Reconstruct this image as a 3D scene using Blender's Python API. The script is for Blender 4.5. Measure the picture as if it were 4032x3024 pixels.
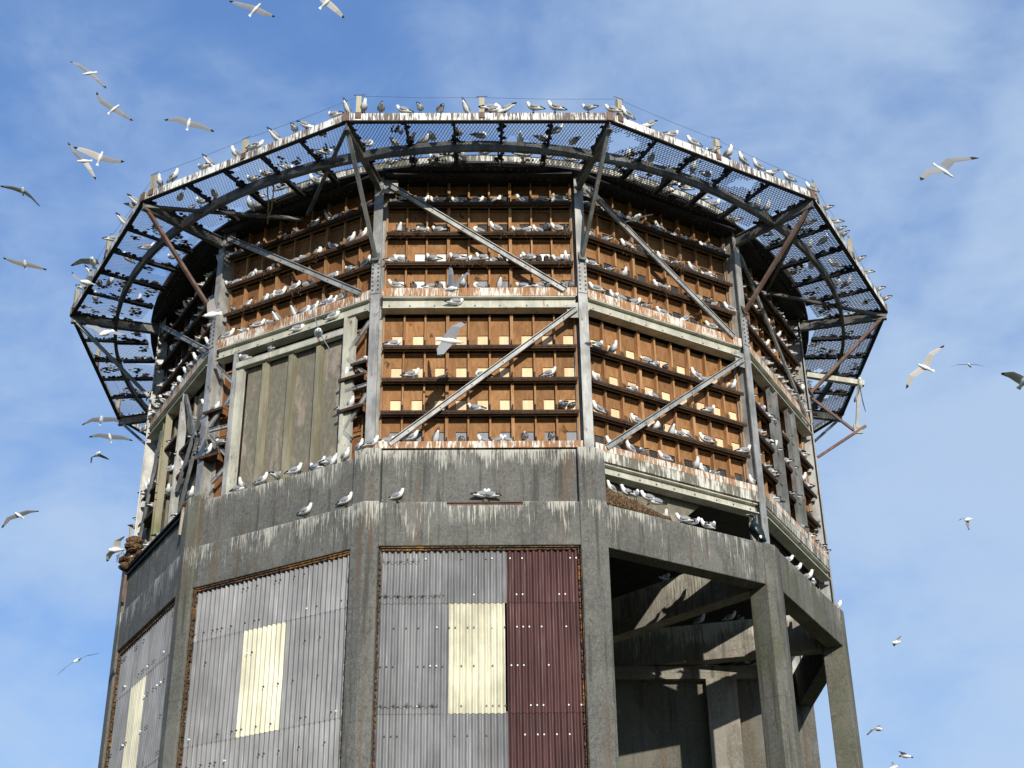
import bpy, math, random
from mathutils import Vector, Matrix
random.seed(7)
R = math.radians
scene = bpy.context.scene
for o in list(bpy.data.objects): bpy.data.objects.remove(o)
COL = scene.collection

# ------------------------------------------------------------------ camera
F_PX, PITCH, YAW, ROLL, PHI, DIST = 5905.123, 0.5157239, 0.0235335, -0.0142103, -0.0049331, 34.0994
def rz(a): return Matrix(((math.cos(a), -math.sin(a), 0), (math.sin(a), math.cos(a), 0), (0, 0, 1)))
cp, sp = math.cos(PITCH), math.sin(PITCH)
M_CAM = Matrix(((1, 0, 0), (0, cp, sp), (0, -sp, cp))) @ rz(YAW + PHI)
CAM_POS = rz(-PHI) @ Vector((0, -DIST, 0))
right, fwd, up = Vector(M_CAM[0]), Vector(M_CAM[1]), Vector(M_CAM[2])
cr, sr = math.cos(ROLL), math.sin(ROLL)
right, up = right * cr + up * sr, up * cr - right * sr
cam_data = bpy.data.cameras.new('camera')
cam_data.sensor_width = 36; cam_data.lens = F_PX / 4032 * 36
cam_data.clip_start = 0.1; cam_data.clip_end = 5000
cam = bpy.data.objects.new('camera', cam_data); COL.objects.link(cam)
mw = Matrix((right, up, -fwd)).transposed().to_4x4(); mw.translation = CAM_POS
cam.matrix_world = mw
scene.camera = cam

# ------------------------------------------------------------------ sky, sun, exposure
SUN_EL, SUN_AZ = 18.5, 12.0        # azimuth measured from the front wall's normal towards the right
w = bpy.data.worlds.new('World'); scene.world = w; w.use_nodes = True
nt = w.node_tree; nt.nodes.clear()
def N(t, **k):
    n = nt.nodes.new(t)
    for a, b in k.items(): setattr(n, a, b)
    return n
out = N('ShaderNodeOutputWorld'); bg = N('ShaderNodeBackground')
sky = N('ShaderNodeTexSky', sky_type='NISHITA', sun_disc=False)
sky.sun_elevation = R(SUN_EL); sky.sun_rotation = R(180 - SUN_AZ)
sky.air_density = 1.0; sky.dust_density = 0.4; sky.ozone_density = 2.0; sky.altitude = 10
tc = N('ShaderNodeTexCoord')
# thin veil of cloud: warped noise on the view direction
mp = N('ShaderNodeMapping'); mp.inputs['Scale'].default_value = (1.0, 1.0, 1.7)
mp.inputs['Rotation'].default_value = (0.15, 0.25, 0.35); mp.inputs['Location'].default_value = (6.6, 0.3, 7.1)
nt.links.new(tc.outputs['Generated'], mp.inputs['Vector'])
def noise(scale, detail, rough, dist=0.0, src=None):
    n = N('ShaderNodeTexNoise'); n.inputs['Scale'].default_value = scale; n.inputs['Detail'].default_value = detail
    n.inputs['Roughness'].default_value = rough; n.inputs['Distortion'].default_value = dist
    nt.links.new((src or mp).outputs[0], n.inputs['Vector']); return n
n1 = noise(3.9, 5, 0.52, 0.35); n2 = noise(10.5, 6, 0.60, 0.5)
def math_(op, a, b=None, clamp=False):
    n = N('ShaderNodeMath', operation=op); n.use_clamp = clamp
    for i, v in enumerate((a, b)):
        if v is None: continue
        if isinstance(v, (int, float)): n.inputs[i].default_value = v
        else: nt.links.new(v, n.inputs[i])
    return n.outputs[0]
sx = N('ShaderNodeSeparateXYZ'); nt.links.new(tc.outputs['Generated'], sx.inputs[0])
# the veil thickens towards the right-hand (east) sky and towards the horizon
g = math_('ADD', math_('MULTIPLY', sx.outputs['X'], 1.0), math_('MULTIPLY', math_('SUBTRACT', 0.50, sx.outputs['Z']), 1.7))
s = math_('ADD', math_('MULTIPLY', math_('SUBTRACT', n1.outputs[0], 0.5), 3.1), math_('MULTIPLY', math_('SUBTRACT', n2.outputs[0], 0.5), 1.3))
cl = math_('ADD', math_('ADD', s, g), 0.50)
mr = N('ShaderNodeMapRange', interpolation_type='SMOOTHSTEP'); nt.links.new(cl, mr.inputs[0])
mr.inputs[1].default_value = -0.35; mr.inputs[2].default_value = 1.20; mr.inputs[3].default_value = 0.0; mr.inputs[4].default_value = 0.80
tint = N('ShaderNodeMix', data_type='RGBA', blend_type='MULTIPLY'); tint.inputs[0].default_value = 1
nt.links.new(sky.outputs[0], tint.inputs[6]); tint.inputs[7].default_value = (0.88, 1.22, 1.52, 1)
mx = N('ShaderNodeMix', data_type='RGBA'); nt.links.new(mr.outputs[0], mx.inputs[0])
hz = N('ShaderNodeMix', data_type='RGBA'); hz.inputs[0].default_value = 0.55; nt.links.new(tint.outputs[2], hz.inputs[6]); hz.inputs[7].default_value = (1.10, 2.10, 4.65, 1)
nt.links.new(hz.outputs[2], mx.inputs[6]); mx.inputs[7].default_value = (3.7, 4.75, 6.2, 1)
nt.links.new(mx.outputs[2], bg.inputs[0]); bg.inputs[1].default_value = 0.14
nt.links.new(bg.outputs[0], out.inputs[0])

sd = bpy.data.lights.new('sun', 'SUN'); sd.energy = 4.6; sd.angle = R(0.5); sd.color = (1.0, 0.93, 0.82)
sun = bpy.data.objects.new('sun', sd); COL.objects.link(sun)
sv = Vector((math.sin(R(SUN_AZ)) * math.cos(R(SUN_EL)), -math.cos(R(SUN_AZ)) * math.cos(R(SUN_EL)), math.sin(R(SUN_EL))))
sun.rotation_euler = sv.to_track_quat('Z', 'Y').to_euler(); sun.location = (20, -60, 40)
vs = scene.view_settings
vs.view_transform = 'Standard'; vs.look = 'None'; vs.exposure = 0.0; vs.gamma = 1.0; vs.use_curve_mapping = False
scene.render.engine = 'CYCLES'

# ------------------------------------------------------------------ materials
class Mat:
    def __init__(s, name, rough=0.8, metal=0.0, spec=0.3):
        s.m = bpy.data.materials.new(name); s.m.use_nodes = True; s.t = s.m.node_tree; s.b = s.t.nodes['Principled BSDF']
        s.b.inputs['Roughness'].default_value = rough; s.b.inputs['Metallic'].default_value = metal
        s.b.inputs['Specular IOR Level'].default_value = spec
        s.geo = s.t.nodes.new('ShaderNodeNewGeometry'); s.oi = s.t.nodes.new('ShaderNodeObjectInfo')
    def n(s, t, **k):
        x = s.t.nodes.new(t)
        for a, b in k.items(): setattr(x, a, b)
        return x
    def pos(s, sc=(1, 1, 1), rand=False):
        m = s.n('ShaderNodeMapping'); m.inputs['Scale'].default_value = sc
        s.t.links.new(s.geo.outputs['Position'], m.inputs[0])
        if rand:
            v = s.n('ShaderNodeCombineXYZ'); q = s.math('MULTIPLY', s.oi.outputs['Random'], 37.0)
            for i in range(3): s.t.links.new(q, v.inputs[i])
            s.t.links.new(v.outputs[0], m.inputs['Location'])
        return m.outputs[0]
    def noise(s, scale, sc=(1, 1, 1), detail=4, rough=0.55, dist=0, rand=False):
        x = s.n('ShaderNodeTexNoise'); x.inputs['Scale'].default_value = scale; x.inputs['Detail'].default_value = detail
        x.inputs['Roughness'].default_value = rough; x.inputs['Distortion'].default_value = dist
        s.t.links.new(s.pos(sc, rand), x.inputs['Vector']); return x.outputs[0]
    def ramp(s, v, lo, hi, a=0.0, b=1.0):
        x = s.n('ShaderNodeMapRange', interpolation_type='SMOOTHSTEP'); s.t.links.new(v, x.inputs[0])
        for i, q in enumerate((lo, hi, a, b)):
            if isinstance(q, (int, float)): x.inputs[i + 1].default_value = q
            else: s.t.links.new(q, x.inputs[i + 1])
        return x.outputs[0]
    def math(s, op, a, b=None, clamp=False):
        x = s.n('ShaderNodeMath', operation=op); x.use_clamp = clamp
        for i, v in enumerate((a, b)):
            if v is None: continue
            if isinstance(v, (int, float)): x.inputs[i].default_value = v
            else: s.t.links.new(v, x.inputs[i])
        return x.outputs[0]
    def mix(s, f, a, b, blend='MIX'):
        x = s.n('ShaderNodeMix', data_type='RGBA', blend_type=blend)
        if isinstance(f, (int, float)): x.inputs[0].default_value = f
        else: s.t.links.new(f, x.inputs[0])
        for i, v in ((6, a), (7, b)):
            if isinstance(v, tuple): x.inputs[i].default_value = (*v, 1)
            else: s.t.links.new(v, x.inputs[i])
        return x.outputs[2]
    def z(s):
        x = s.n('ShaderNodeSeparateXYZ'); s.t.links.new(s.geo.outputs['Position'], x.inputs[0]); return x.outputs[2]
    def color(s, c):
        if isinstance(c, tuple): s.b.inputs['Base Color'].default_value = (*c, 1)
        else: s.t.links.new(c, s.b.inputs['Base Color'])
        return s
    def bump(s, v, strength=0.3, dist=0.02):
        x = s.n('ShaderNodeBump'); x.inputs['Strength'].default_value = strength; x.inputs['Distance'].default_value = dist
        s.t.links.new(v, x.inputs['Height']); s.t.links.new(x.outputs[0], s.b.inputs['Normal']); return s

def guano(m, amount, fine=34.0, length=1.3):
    """thin vertical white dribbles, run together in clusters; amount = socket or number 0..1"""
    a = m.noise(1.0, (fine, fine, length), 3, 0.65, rand=False)
    b = m.noise(1.0, (fine * 2.3, fine * 2.3, length * 2.6), 2, 0.6)
    c = m.noise(1.0, (2.1, 2.1, 1.3), 4, 0.6)
    v = m.math('ADD', m.math('MULTIPLY', a, 0.6), m.math('MULTIPLY', b, 0.4))
    v = m.math('ADD', v, m.math('MULTIPLY', m.math('SUBTRACT', c, 0.5), 0.6))
    th = m.math('SUBTRACT', 0.77, m.math('MULTIPLY', amount, 0.32))
    return m.ramp(v, th, m.math('ADD', th, 0.14))

def concrete(name, base=(0.138, 0.136, 0.122), moss=0.0, drip=1.0):
    m = Mat(name, 0.92, 0, 0.2)
    n1 = m.noise(1.3, detail=6, rough=0.6); n2 = m.noise(11, detail=5, rough=0.7); n3 = m.noise(60, detail=3)
    dk = tuple(c * 0.50 for c in base); lt = tuple(c * 1.6 for c in base)
    c = m.mix(m.ramp(n1, 0.30, 0.66), tuple(q * 0.68 for q in base), base)
    c = m.mix(m.ramp(n2, 0.46, 0.72, 0, 0.5), c, lt)
    c = m.mix(m.ramp(n3, 0.48, 0.72, 0, 0.5), c, tuple(x * 1.9 for x in base))
    n4 = m.noise(26, (1, 1, 0.6), 4, 0.7); c = m.mix(m.ramp(n4, 0.50, 0.66, 0, 0.65), c, tuple(x * 0.45 for x in base))
    # brown run-off and dark soot runs
    s1 = m.noise(1.0, (4.5, 4.5, 0.25), 4, 0.6)
    c = m.mix(m.ramp(s1, 0.54, 0.70, 0, 0.6), c, (0.13, 0.085, 0.05))
    s2 = m.noise(1.0, (7, 7, 0.35), 4, 0.6)
    c = m.mix(m.ramp(s2, 0.52, 0.68, 0, 0.7), c, tuple(x * 0.36 for x in base))
    # pour joints of the formwork
    zz = m.math('ADD', m.z(), m.math('MULTIPLY', n1, 0.10))
    fr_ = m.math('ABSOLUTE', m.math('SUBTRACT', m.math('FRACT', m.math('DIVIDE', zz, 1.06)), 0.5))
    c = m.mix(m.ramp(fr_, 0.0, 0.013, 0.45, 0), c, tuple(x * 0.4 for x in base))
    pt_ = m.noise(0.75, (1, 1, 0.6), 2, 0.4, 0, True); c = m.mix(m.ramp(pt_, 0.60, 0.62, 0, 0.35), c, tuple(x * 1.45 for x in base))
    if moss:
        mo = m.noise(1.0, (1.6, 1.6, 0.5), 5, 0.6)
        c = m.mix(m.ramp(mo, 0.42, 0.66, 0, moss), c, (0.085, 0.095, 0.035))
    # dribbles below the ledges the birds stand on
    z = m.z()
    d1 = m.math('SUBTRACT', 1.0, m.math('DIVIDE', m.math('SUBTRACT', 13.35, z), 1.0), True)
    d2 = m.math('MULTIPLY', m.math('SUBTRACT', 0.95, m.math('DIVIDE', m.math('SUBTRACT', 12.14, z), 1.6), True), m.math('LESS_THAN', z, 12.16))
    am = m.math('MULTIPLY', m.math('MAXIMUM', m.math('MULTIPLY', d1, 1.25), d2), drip)
    c = m.mix(m.math('MULTIPLY', guano(m, am), 0.72), c, (0.60, 0.58, 0.50))
    m.color(c)
    h = m.math('ADD', m.math('MULTIPLY', n2, 0.6), m.math('MULTIPLY', n3, 0.4))
    m.bump(h, 0.5, 0.02)
    return m.m

MAT = {}
MAT['concrete'] = concrete('concrete')
MAT['concrete_moss'] = concrete('mossy_concrete', (0.138, 0.136, 0.118), 0.30, 0.8)
MAT['concrete_in'] = concrete('inner_concrete', (0.24, 0.225, 0.195), 0.08, 1.35)
MAT['concrete_wall'] = concrete('inner_wall_concrete', (0.14, 0.135, 0.115), 0.3, 0.3)

def steel(name, base, var=0.3, rust=0.0, rough=0.55, metal=0.25):
    m = Mat(name, rough, metal, 0.4)
    a = m.noise(2.5, (1, 1, 0.6), 5, 0.65); b = m.noise(1.0, (22, 22, 1.5), 3, 0.6)
    c = m.mix(m.ramp(a, 0.35, 0.65), tuple(x * (1 - var) for x in base), tuple(x * (1 + var * 0.7) for x in base))
    c = m.mix(m.ramp(b, 0.55, 0.75, 0, 0.45), c, tuple(min(1, x * 1.7) for x in base))
    if rust:
        r = m.noise(5, (1, 1, 0.5), 6, 0.65)
        c = m.mix(m.ramp(r, 0.62 - rust * 0.3, 0.72 - rust * 0.25, 0, 0.9), c, (0.17, 0.06, 0.03))
    m.color(c); m.bump(a, 0.15, 0.01)
    return m.m
MAT['galv'] = steel('galvanised_steel', (0.33, 0.328, 0.31), 0.35, 0.06)
MAT['galv_dark'] = steel('weathered_steel', (0.19, 0.195, 0.185), 0.4, 0.1)
MAT['pale'] = steel('pale_painted_steel', (0.46, 0.45, 0.37), 0.22, 0.06, 0.7, 0.0)
MAT['black'] = steel('blackened_steel', (0.028, 0.028, 0.03), 0.4, 0.03, 0.7)
MAT['walk'] = steel('walkway_steel', (0.135, 0.135, 0.125), 0.45, 0.1, 0.7)
MAT['mesh'] = steel('expanded_metal', (0.075, 0.07, 0.068), 0.4, 0.15, 0.8, 0.0)
MAT['rust'] = steel('rusty_steel', (0.155, 0.10, 0.08), 0.4, 0.25, 0.8, 0.0)
MAT['bolt'] = steel('bolt_steel', (0.10, 0.10, 0.10), 0.2)
m = Mat('rust_foam', 0.95)
m.color(m.mix(m.ramp(m.noise(1.1, detail=3), 0.50, 0.62), m.mix(m.ramp(m.noise(20, detail=4), 0.4, 0.62), (0.035, 0.028, 0.022), (0.16, 0.09, 0.04)), m.mix(m.ramp(m.noise(14, detail=4), 0.4, 0.62), (0.10, 0.06, 0.03), (0.38, 0.18, 0.045)))); m.bump(m.noise(30), 0.8, 0.03); MAT['foam'] = m.m

def wood(name, a, b, knots=True, streak=0.0, rand=0.25, grain=(1, 1, 0.12)):
    m = Mat(name, 0.8, 0, 0.25)
    g1 = m.noise(9, grain, 6, 0.6, 1.2, True); g2 = m.noise(2.2, (1, 1, 0.7), 4, 0.6, 0.8, True)
    c = m.mix(m.ramp(g1, 0.35, 0.68), a, b)
    c = m.mix(m.ramp(g2, 0.5, 0.75, 0, 0.4), c, tuple(x * 0.65 for x in a))
    if knots:
        k = m.noise(6.5, (1, 1, 0.8), 1, 0.4, 0.5, True)
        c = m.mix(m.ramp(k, 0.70, 0.76, 0, 0.85), c, tuple(x * 0.28 for x in a))
        w2 = m.noise(5, (2.2, 2.2, 0.35), 2, 0.5, 3.0, True)
        c = m.mix(m.ramp(m.math('ABSOLUTE', m.math('SUBTRACT', w2, 0.52)), 0.0, 0.02, 0.28, 0), c, tuple(x * 0.45 for x in a))
    v = m.math('ADD', 1 - rand, m.math('MULTIPLY', m.oi.outputs['Random'], rand * 1.7))
    x = m.n('ShaderNodeHueSaturation'); m.t.links.new(v, x.inputs['Value']); m.t.links.new(c, x.inputs['Color']); c = x.outputs[0]
    if streak:
        c = m.mix(m.math('MULTIPLY', guano(m, streak, 20, 2.2), 0.92), c, (0.72, 0.70, 0.63))
    m.color(c); m.bump(g1, 0.15, 0.005)
    return m.m
MAT['ply'] = wood('plywood', (0.25, 0.120, 0.046), (0.35, 0.185, 0.080), grain=(1, 1, 0.35))
MAT['ply_dark'] = wood('shaded_plywood', (0.19, 0.085, 0.034), (0.27, 0.135, 0.060), grain=(1, 1, 0.35))  # darker copy of the plywood, shade of the less lit faces in its colour
MAT['stud'] = wood('stud_timber', (0.30, 0.15, 0.065), (0.43, 0.25, 0.12), False)
MAT['shelf'] = wood('shelf_timber', (0.040, 0.025, 0.016), (0.075, 0.045, 0.028), False)
MAT['ledger'] = wood('ledger_timber', (0.24, 0.135, 0.07), (0.36, 0.22, 0.12), False)
MAT['cream_ply'] = wood('fresh_plywood', (0.82, 0.58, 0.34), (0.90, 0.68, 0.44), False, 0, 0.15)
MAT['white_panel'] = wood('white_panel', (0.80, 0.80, 0.76), (0.86, 0.86, 0.82), False, 0, 0.05)
MAT['grey_panel'] = wood('grey_panel', (0.23, 0.235, 0.25), (0.29, 0.295, 0.31), False, 0, 0.12)
MAT['dim_ply'] = wood('deep_shade_plywood', (0.055, 0.035, 0.022), (0.09, 0.06, 0.04), False)  # plywood with the deep shade of the far left face painted in
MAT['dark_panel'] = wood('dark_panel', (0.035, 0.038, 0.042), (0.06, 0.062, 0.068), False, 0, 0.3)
MAT['sill'] = wood('guano_stained_board', (0.30, 0.145, 0.065), (0.40, 0.22, 0.11), False, 0.98)
MAT['post'] = wood('grey_timber_post', (0.36, 0.32, 0.22), (0.46, 0.42, 0.31), False)
m = Mat('rim_board', 0.85)
c = m.mix(guano(m, 1.08, 20, 2.0), (0.16, 0.13, 0.11), (0.80, 0.79, 0.74)); m.color(c); MAT['rim'] = m.m
m = Mat('guano_slab', 0.9)
c = m.mix(guano(m, 0.95, 18, 1.6), (0.15, 0.14, 0.11), (0.62, 0.60, 0.52)); m.color(c); MAT['slab'] = m.m

def sheet(name, base, streak, sc):
    m = Mat(name, 0.6, 0.1, 0.35)
    a = m.noise(1.0, (30, 30, 0.8), 4, 0.7); b = m.noise(1.4, (1, 1, 0.6), 4, 0.6, rand=True)
    c = m.mix(m.ramp(b, 0.3, 0.7), tuple(x * 0.72 for x in base), tuple(min(1, x * 1.12) for x in base))
    c = m.mix(m.ramp(a, 0.52, 0.74, 0, streak), c, sc)
    d = m.noise(1.0, (5, 5, 0.5), 4, 0.6); c = m.mix(m.ramp(d, 0.52, 0.72, 0, 0.5), c, tuple(x * 0.5 for x in base))
    r_ = m.noise(1.0, (9, 9, 0.22), 3, 0.6); c = m.mix(m.ramp(r_, 0.62, 0.74, 0, 0.35), c, (0.14, 0.095, 0.06))
    v = m.math('ADD', 0.92, m.math('MULTIPLY', m.oi.outputs['Random'], 0.22))
    x = m.n('ShaderNodeHueSaturation'); m.t.links.new(v, x.inputs['Value']); m.t.links.new(c, x.inputs['Color'])
    m.color(x.outputs[0]); return m.m
MAT['sheet_grey'] = sheet('grey_sheet', (0.232, 0.233, 0.236), 0.55, (0.52, 0.52, 0.51))
MAT['sheet_cream'] = sheet('cream_sheet', (0.68, 0.65, 0.49), 0.75, (0.40, 0.37, 0.26))
MAT['sheet_maroon'] = sheet('maroon_sheet', (0.085, 0.036, 0.034), 0.40, (0.34, 0.27, 0.26))
m = Mat('olive_panel', 0.85)
a = m.noise(2.6, (1, 1, 0.28), 7, 0.72, 0.15); b = m.noise(16, (1, 1, 0.4), 5, 0.7)
c = m.mix(m.ramp(b, 0.4, 0.7), (0.155, 0.142, 0.105), (0.22, 0.205, 0.16)); c = m.mix(m.ramp(a, 0.50, 0.62, 0, 0.65), c, (0.38, 0.31, 0.25)); m.color(c); MAT['olive'] = m.m
m = Mat('olive_rib', 0.8); m.color(m.mix(m.ramp(m.noise(3, (1, 1, 0.3), 5), 0.4, 0.65), (0.19, 0.175, 0.115), (0.31, 0.28, 0.20))); MAT['olive_rib'] = m.m
m = Mat('mossy_post', 0.85); m.color(m.mix(m.ramp(m.noise(2, (1, 1, 0.3), 5), 0.4, 0.62), (0.30, 0.27, 0.19), (0.15, 0.16, 0.07))); MAT['moss_post'] = m.m
m = Mat('nest_stuff', 1.0); m.color(m.mix(m.ramp(m.noise(25, detail=5, rough=0.7), 0.4, 0.65), (0.06, 0.032, 0.016), (0.27, 0.17, 0.09))); m.bump(m.noise(40, detail=5), 1.0, 0.05); MAT['nest'] = m.m
m = Mat('guano_clump', 1.0); m.color(m.mix(m.ramp(m.noise(18, detail=5, rough=0.7), 0.42, 0.6), (0.16, 0.13, 0.10), (0.70, 0.66, 0.56))); MAT['clump'] = m.m
m = Mat('rope', 0.9); m.color((0.38, 0.31, 0.18)); MAT['rope'] = m.m
m = Mat('wire', 0.6, 0.5); m.color((0.10, 0.11, 0.14)); MAT['wire'] = m.m
m = Mat('grass', 0.95); m.color(m.mix(m.ramp(m.noise(0.6, detail=8, rough=0.7), 0.35, 0.65), (0.045, 0.06, 0.02), (0.11, 0.10, 0.045))); m.bump(m.noise(3, detail=8), 0.8, 0.1); MAT['grass'] = m.m
def plain(name, c, rough=0.7, sub=0):
    m = Mat(name, rough); n = m.noise(60, detail=2)
    m.color(m.mix(m.ramp(n, 0.3, 0.7), tuple(x * 0.88 for x in c), c)); return m.m
MAT['b_white'] = plain('white_plumage', (0.90, 0.90, 0.88)); MAT['b_grey'] = plain('grey_plumage', (0.29, 0.30, 0.32))
MAT['b_black'] = plain('black_plumage', (0.012, 0.012, 0.015)); MAT['b_under'] = plain('shaded_underwing', (0.60, 0.57, 0.54))  # underwing colour includes the grey-tan shade seen from below
MAT['b_bill'] = plain('yellow_bill', (0.55, 0.45, 0.08), 0.4); MAT['b_leg'] = plain('black_leg', (0.02, 0.02, 0.02), 0.5)
MAT['b_corm'] = plain('glossy_black_plumage', (0.012, 0.022, 0.024), 0.35); MAT['b_buff'] = plain('pale_bill', (0.35, 0.30, 0.2), 0.5)

# ------------------------------------------------------------------ helpers
class MB:
    def __init__(s): s.v = []; s.f = []; s.mi = []; s.sm = []
    def add(s, vs, fs, mi=0, smooth=False):
        b = len(s.v); s.v += [tuple(q) for q in vs]; s.f += [tuple(b + i for i in f) for f in fs]; s.mi += [mi] * len(fs); s.sm += [smooth] * len(fs)
    def box(s, x0, x1, y0, y1, z0, z1, mi=0):
        s.add([(x0, y0, z0), (x1, y0, z0), (x1, y1, z0), (x0, y1, z0), (x0, y0, z1), (x1, y0, z1), (x1, y1, z1), (x0, y1, z1)],
              [(0, 3, 2, 1), (4, 5, 6, 7), (0, 1, 5, 4), (1, 2, 6, 5), (2, 3, 7, 6), (3, 0, 4, 7)], mi)
    def bar(s, p, q, w, h, upv=(0, 0, 1), mi=0):
        p, q = Vector(p), Vector(q); d = (q - p).normalized(); upv = Vector(upv)
        a = d.cross(upv).normalized() * w / 2; b = a.cross(d).normalized() * h / 2
        s.add([p - a - b, p + a - b, p + a + b, p - a + b, q - a - b, q + a - b, q + a + b, q - a + b],
              [(0, 1, 2, 3), (7, 6, 5, 4), (0, 4, 5, 1), (1, 5, 6, 2), (2, 6, 7, 3), (3, 7, 4, 0)], mi)
    def tube(s, pts, r, n=8, mi=0, smooth=True):
        pts = [Vector(p) for p in pts]; rs = r if isinstance(r, (list, tuple)) else [r] * len(pts); vs = []
        for i, p in enumerate(pts):
            d = (pts[min(i + 1, len(pts) - 1)] - pts[max(i - 1, 0)]).normalized()
            a = d.cross(Vector((0, 0, 1))); a = a.normalized() if a.length > 1e-4 else Vector((1, 0, 0)); b = d.cross(a)
            for k in range(n):
                t = 2 * math.pi * k / n; vs.append(p + (a * math.cos(t) + b * math.sin(t)) * rs[i])
        fs = [(i * n + k, i * n + (k + 1) % n, (i + 1) * n + (k + 1) % n, (i + 1) * n + k) for i in range(len(pts) - 1) for k in range(n)]
        fs += [tuple(range(n))[::-1], tuple(range((len(pts) - 1) * n, len(pts) * n))]
        s.add(vs, fs, mi, smooth)
    def prism(s, poly, z0, z1, mi=0):
        n = len(poly); vs = [(x, y, z0) for x, y in poly] + [(x, y, z1) for x, y in poly]
        s.add(vs, [tuple(range(n))[::-1], tuple(range(n, 2 * n))] + [(i, (i + 1) % n, (i + 1) % n + n, i + n) for i in range(n)], mi)
    def mesh(s, name, mats):
        me = bpy.data.meshes.new(name); me.from_pydata(s.v, [], s.f)
        for q in mats: me.materials.append(MAT[q])
        me.polygons.foreach_set('material_index', s.mi); me.polygons.foreach_set('use_smooth', s.sm); me.update(); return me
    def build(s, name, mats, parent=None, rot=0.0, loc=(0, 0, 0)):
        if isinstance(mats, str): mats = [mats]
        return place(s.mesh(name, mats), name, parent, loc, rot)
def place(me, name, parent=None, loc=(0, 0, 0), rot=0.0):
    o = bpy.data.objects.new(name, me); COL.objects.link(o); o.location = loc
    o.rotation_euler = rot if isinstance(rot, (tuple, Vector)) else (0, 0, rot)
    if parent: o.parent = parent
    return o
def empty(name, loc=(0, 0, 0), rot=0.0):
    o = bpy.data.objects.new(name, None); o.empty_display_size = 0.3; COL.objects.link(o); o.location = loc; o.rotation_euler = (0, 0, rot); return o
def tag(o, label=None, cat=None, group=None, kind=None):
    for k, v in (('label', label), ('category', cat), ('group', group), ('kind', kind)):
        if v: o[k] = v
    return o
A30 = R(30)
def world(k, a, u, z):        # face k, apothem a, along-face u, height z
    th = k * A30
    return Vector((math.sin(th) * a + math.cos(th) * u, -math.cos(th) * a + math.sin(th) * u, z))
def corner(c, r, z, t=0.0):   # corner c lies between face c and face c+1; t = sideways
    th = (c + 0.5) * A30
    return Vector((math.sin(th) * r + math.cos(th) * t, -math.cos(th) * r + math.sin(th) * t, z))
def ray_point(px, py, d):
    u, v = px - 2016, py - 1512
    return CAM_POS + (fwd + right * (u / F_PX) - up * (v / F_PX)) * d
FACE_NAME = {0: 'front', 1: 'right', -1: 'left', 2: 'far right', -2: 'far left'}

# ------------------------------------------------------------------ ground
g = MB(); n = 24; ext = 1500
vs = []
for i in range(n + 1):
    for j in range(n + 1):
        x = (i / n * 2 - 1); y = (j / n * 2 - 1); x = x * abs(x) * ext; y = y * abs(y) * ext
        vs.append((x, y, -1.62 + 0.25 * math.sin(x * 0.11) * math.cos(y * 0.09)))
g.add(vs, [(i * (n + 1) + j, (i + 1) * (n + 1) + j, (i + 1) * (n + 1) + j + 1, i * (n + 1) + j + 1) for i in range(n) for j in range(n)], 0, True)
tag(g.build('ground', 'grass'), kind='structure')

# ------------------------------------------------------------------ concrete tower
GZ = -1.9
AC = 8.154; RC = 8.442
tower = tag(empty('concrete_tower', (0, 0, 0)), 'tall twelve-sided weathered concrete tower base with corrugated infill and open bays on the right', 'tower')
PARAPET = {0, -1, -2, -3, -4, -5}
CLAD = {0, -1, -2, -3}
def jitter_poly(poly): return poly
for c in range(-6, 6):
    th = (c + 0.5) * A30
    top = 13.30 if (c in PARAPET or (c + 1) in PARAPET) else 12.15
    zs = [GZ, 2.0, 5.0, 8.0, 9.9, 10.0, 11.9, 12.15] + ([13.30] if top > 13 else [])
    hw = 0.285; a = AC + 0.02
    cx = a / math.cos(R(15))
    # in the corner's own frame: outer corner plus the two flanks lying on the neighbouring faces
    P = [(-hw * math.cos(R(15)), -(cx - hw * math.sin(R(15)))), (0, -cx), (hw * math.cos(R(15)), -(cx - hw * math.sin(R(15))))]
    Q = [(0.24, -(cx - 0.55)), (-0.24, -(cx - 0.55))]
    mb = MB(); mb.prism([(x, y) for x, y in P + Q], GZ, top)
    mm = 'concrete_moss' if c in (1, 2, -2) else 'concrete'
    o = mb.build('pillar', mm, tower, th)
    bv = o.modifiers.new('bevel', 'BEVEL'); bv.width = 0.02; bv.segments = 2
for k in range(-5, 7):
    th = k * A30
    mb = MB(); mb.box(-1.905, 1.905, -AC, -7.78, 11.24, 12.14)
    o = mb.build('ring_beam', 'concrete_moss' if k == 2 else 'concrete', tower, th)
    bv = o.modifiers.new('bevel', 'BEVEL'); bv.width = 0.02; bv.segments = 2
    if k in PARAPET:
        mb = MB(); mb.box(-1.87, 1.87, -8.11, -7.9, 12.15, 13.27 if k == 0 else 13.17)
        o = mb.build('parapet_wall', 'concrete', tower, th)
        mb = MB(); mb.box(-1.93, 1.93, -8.0, -7.86, 11.9, 13.1); mb.build('groove_dark_sheet', 'black', tower, th)  # black sheet put behind the gaps so the grooves read dark
    if k in CLAD:
        mb = MB(); mb.box(-1.9, 1.9, -7.86, -7.80, GZ, 11.235); mb.build('backing_wall', 'black', tower, th)
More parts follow.
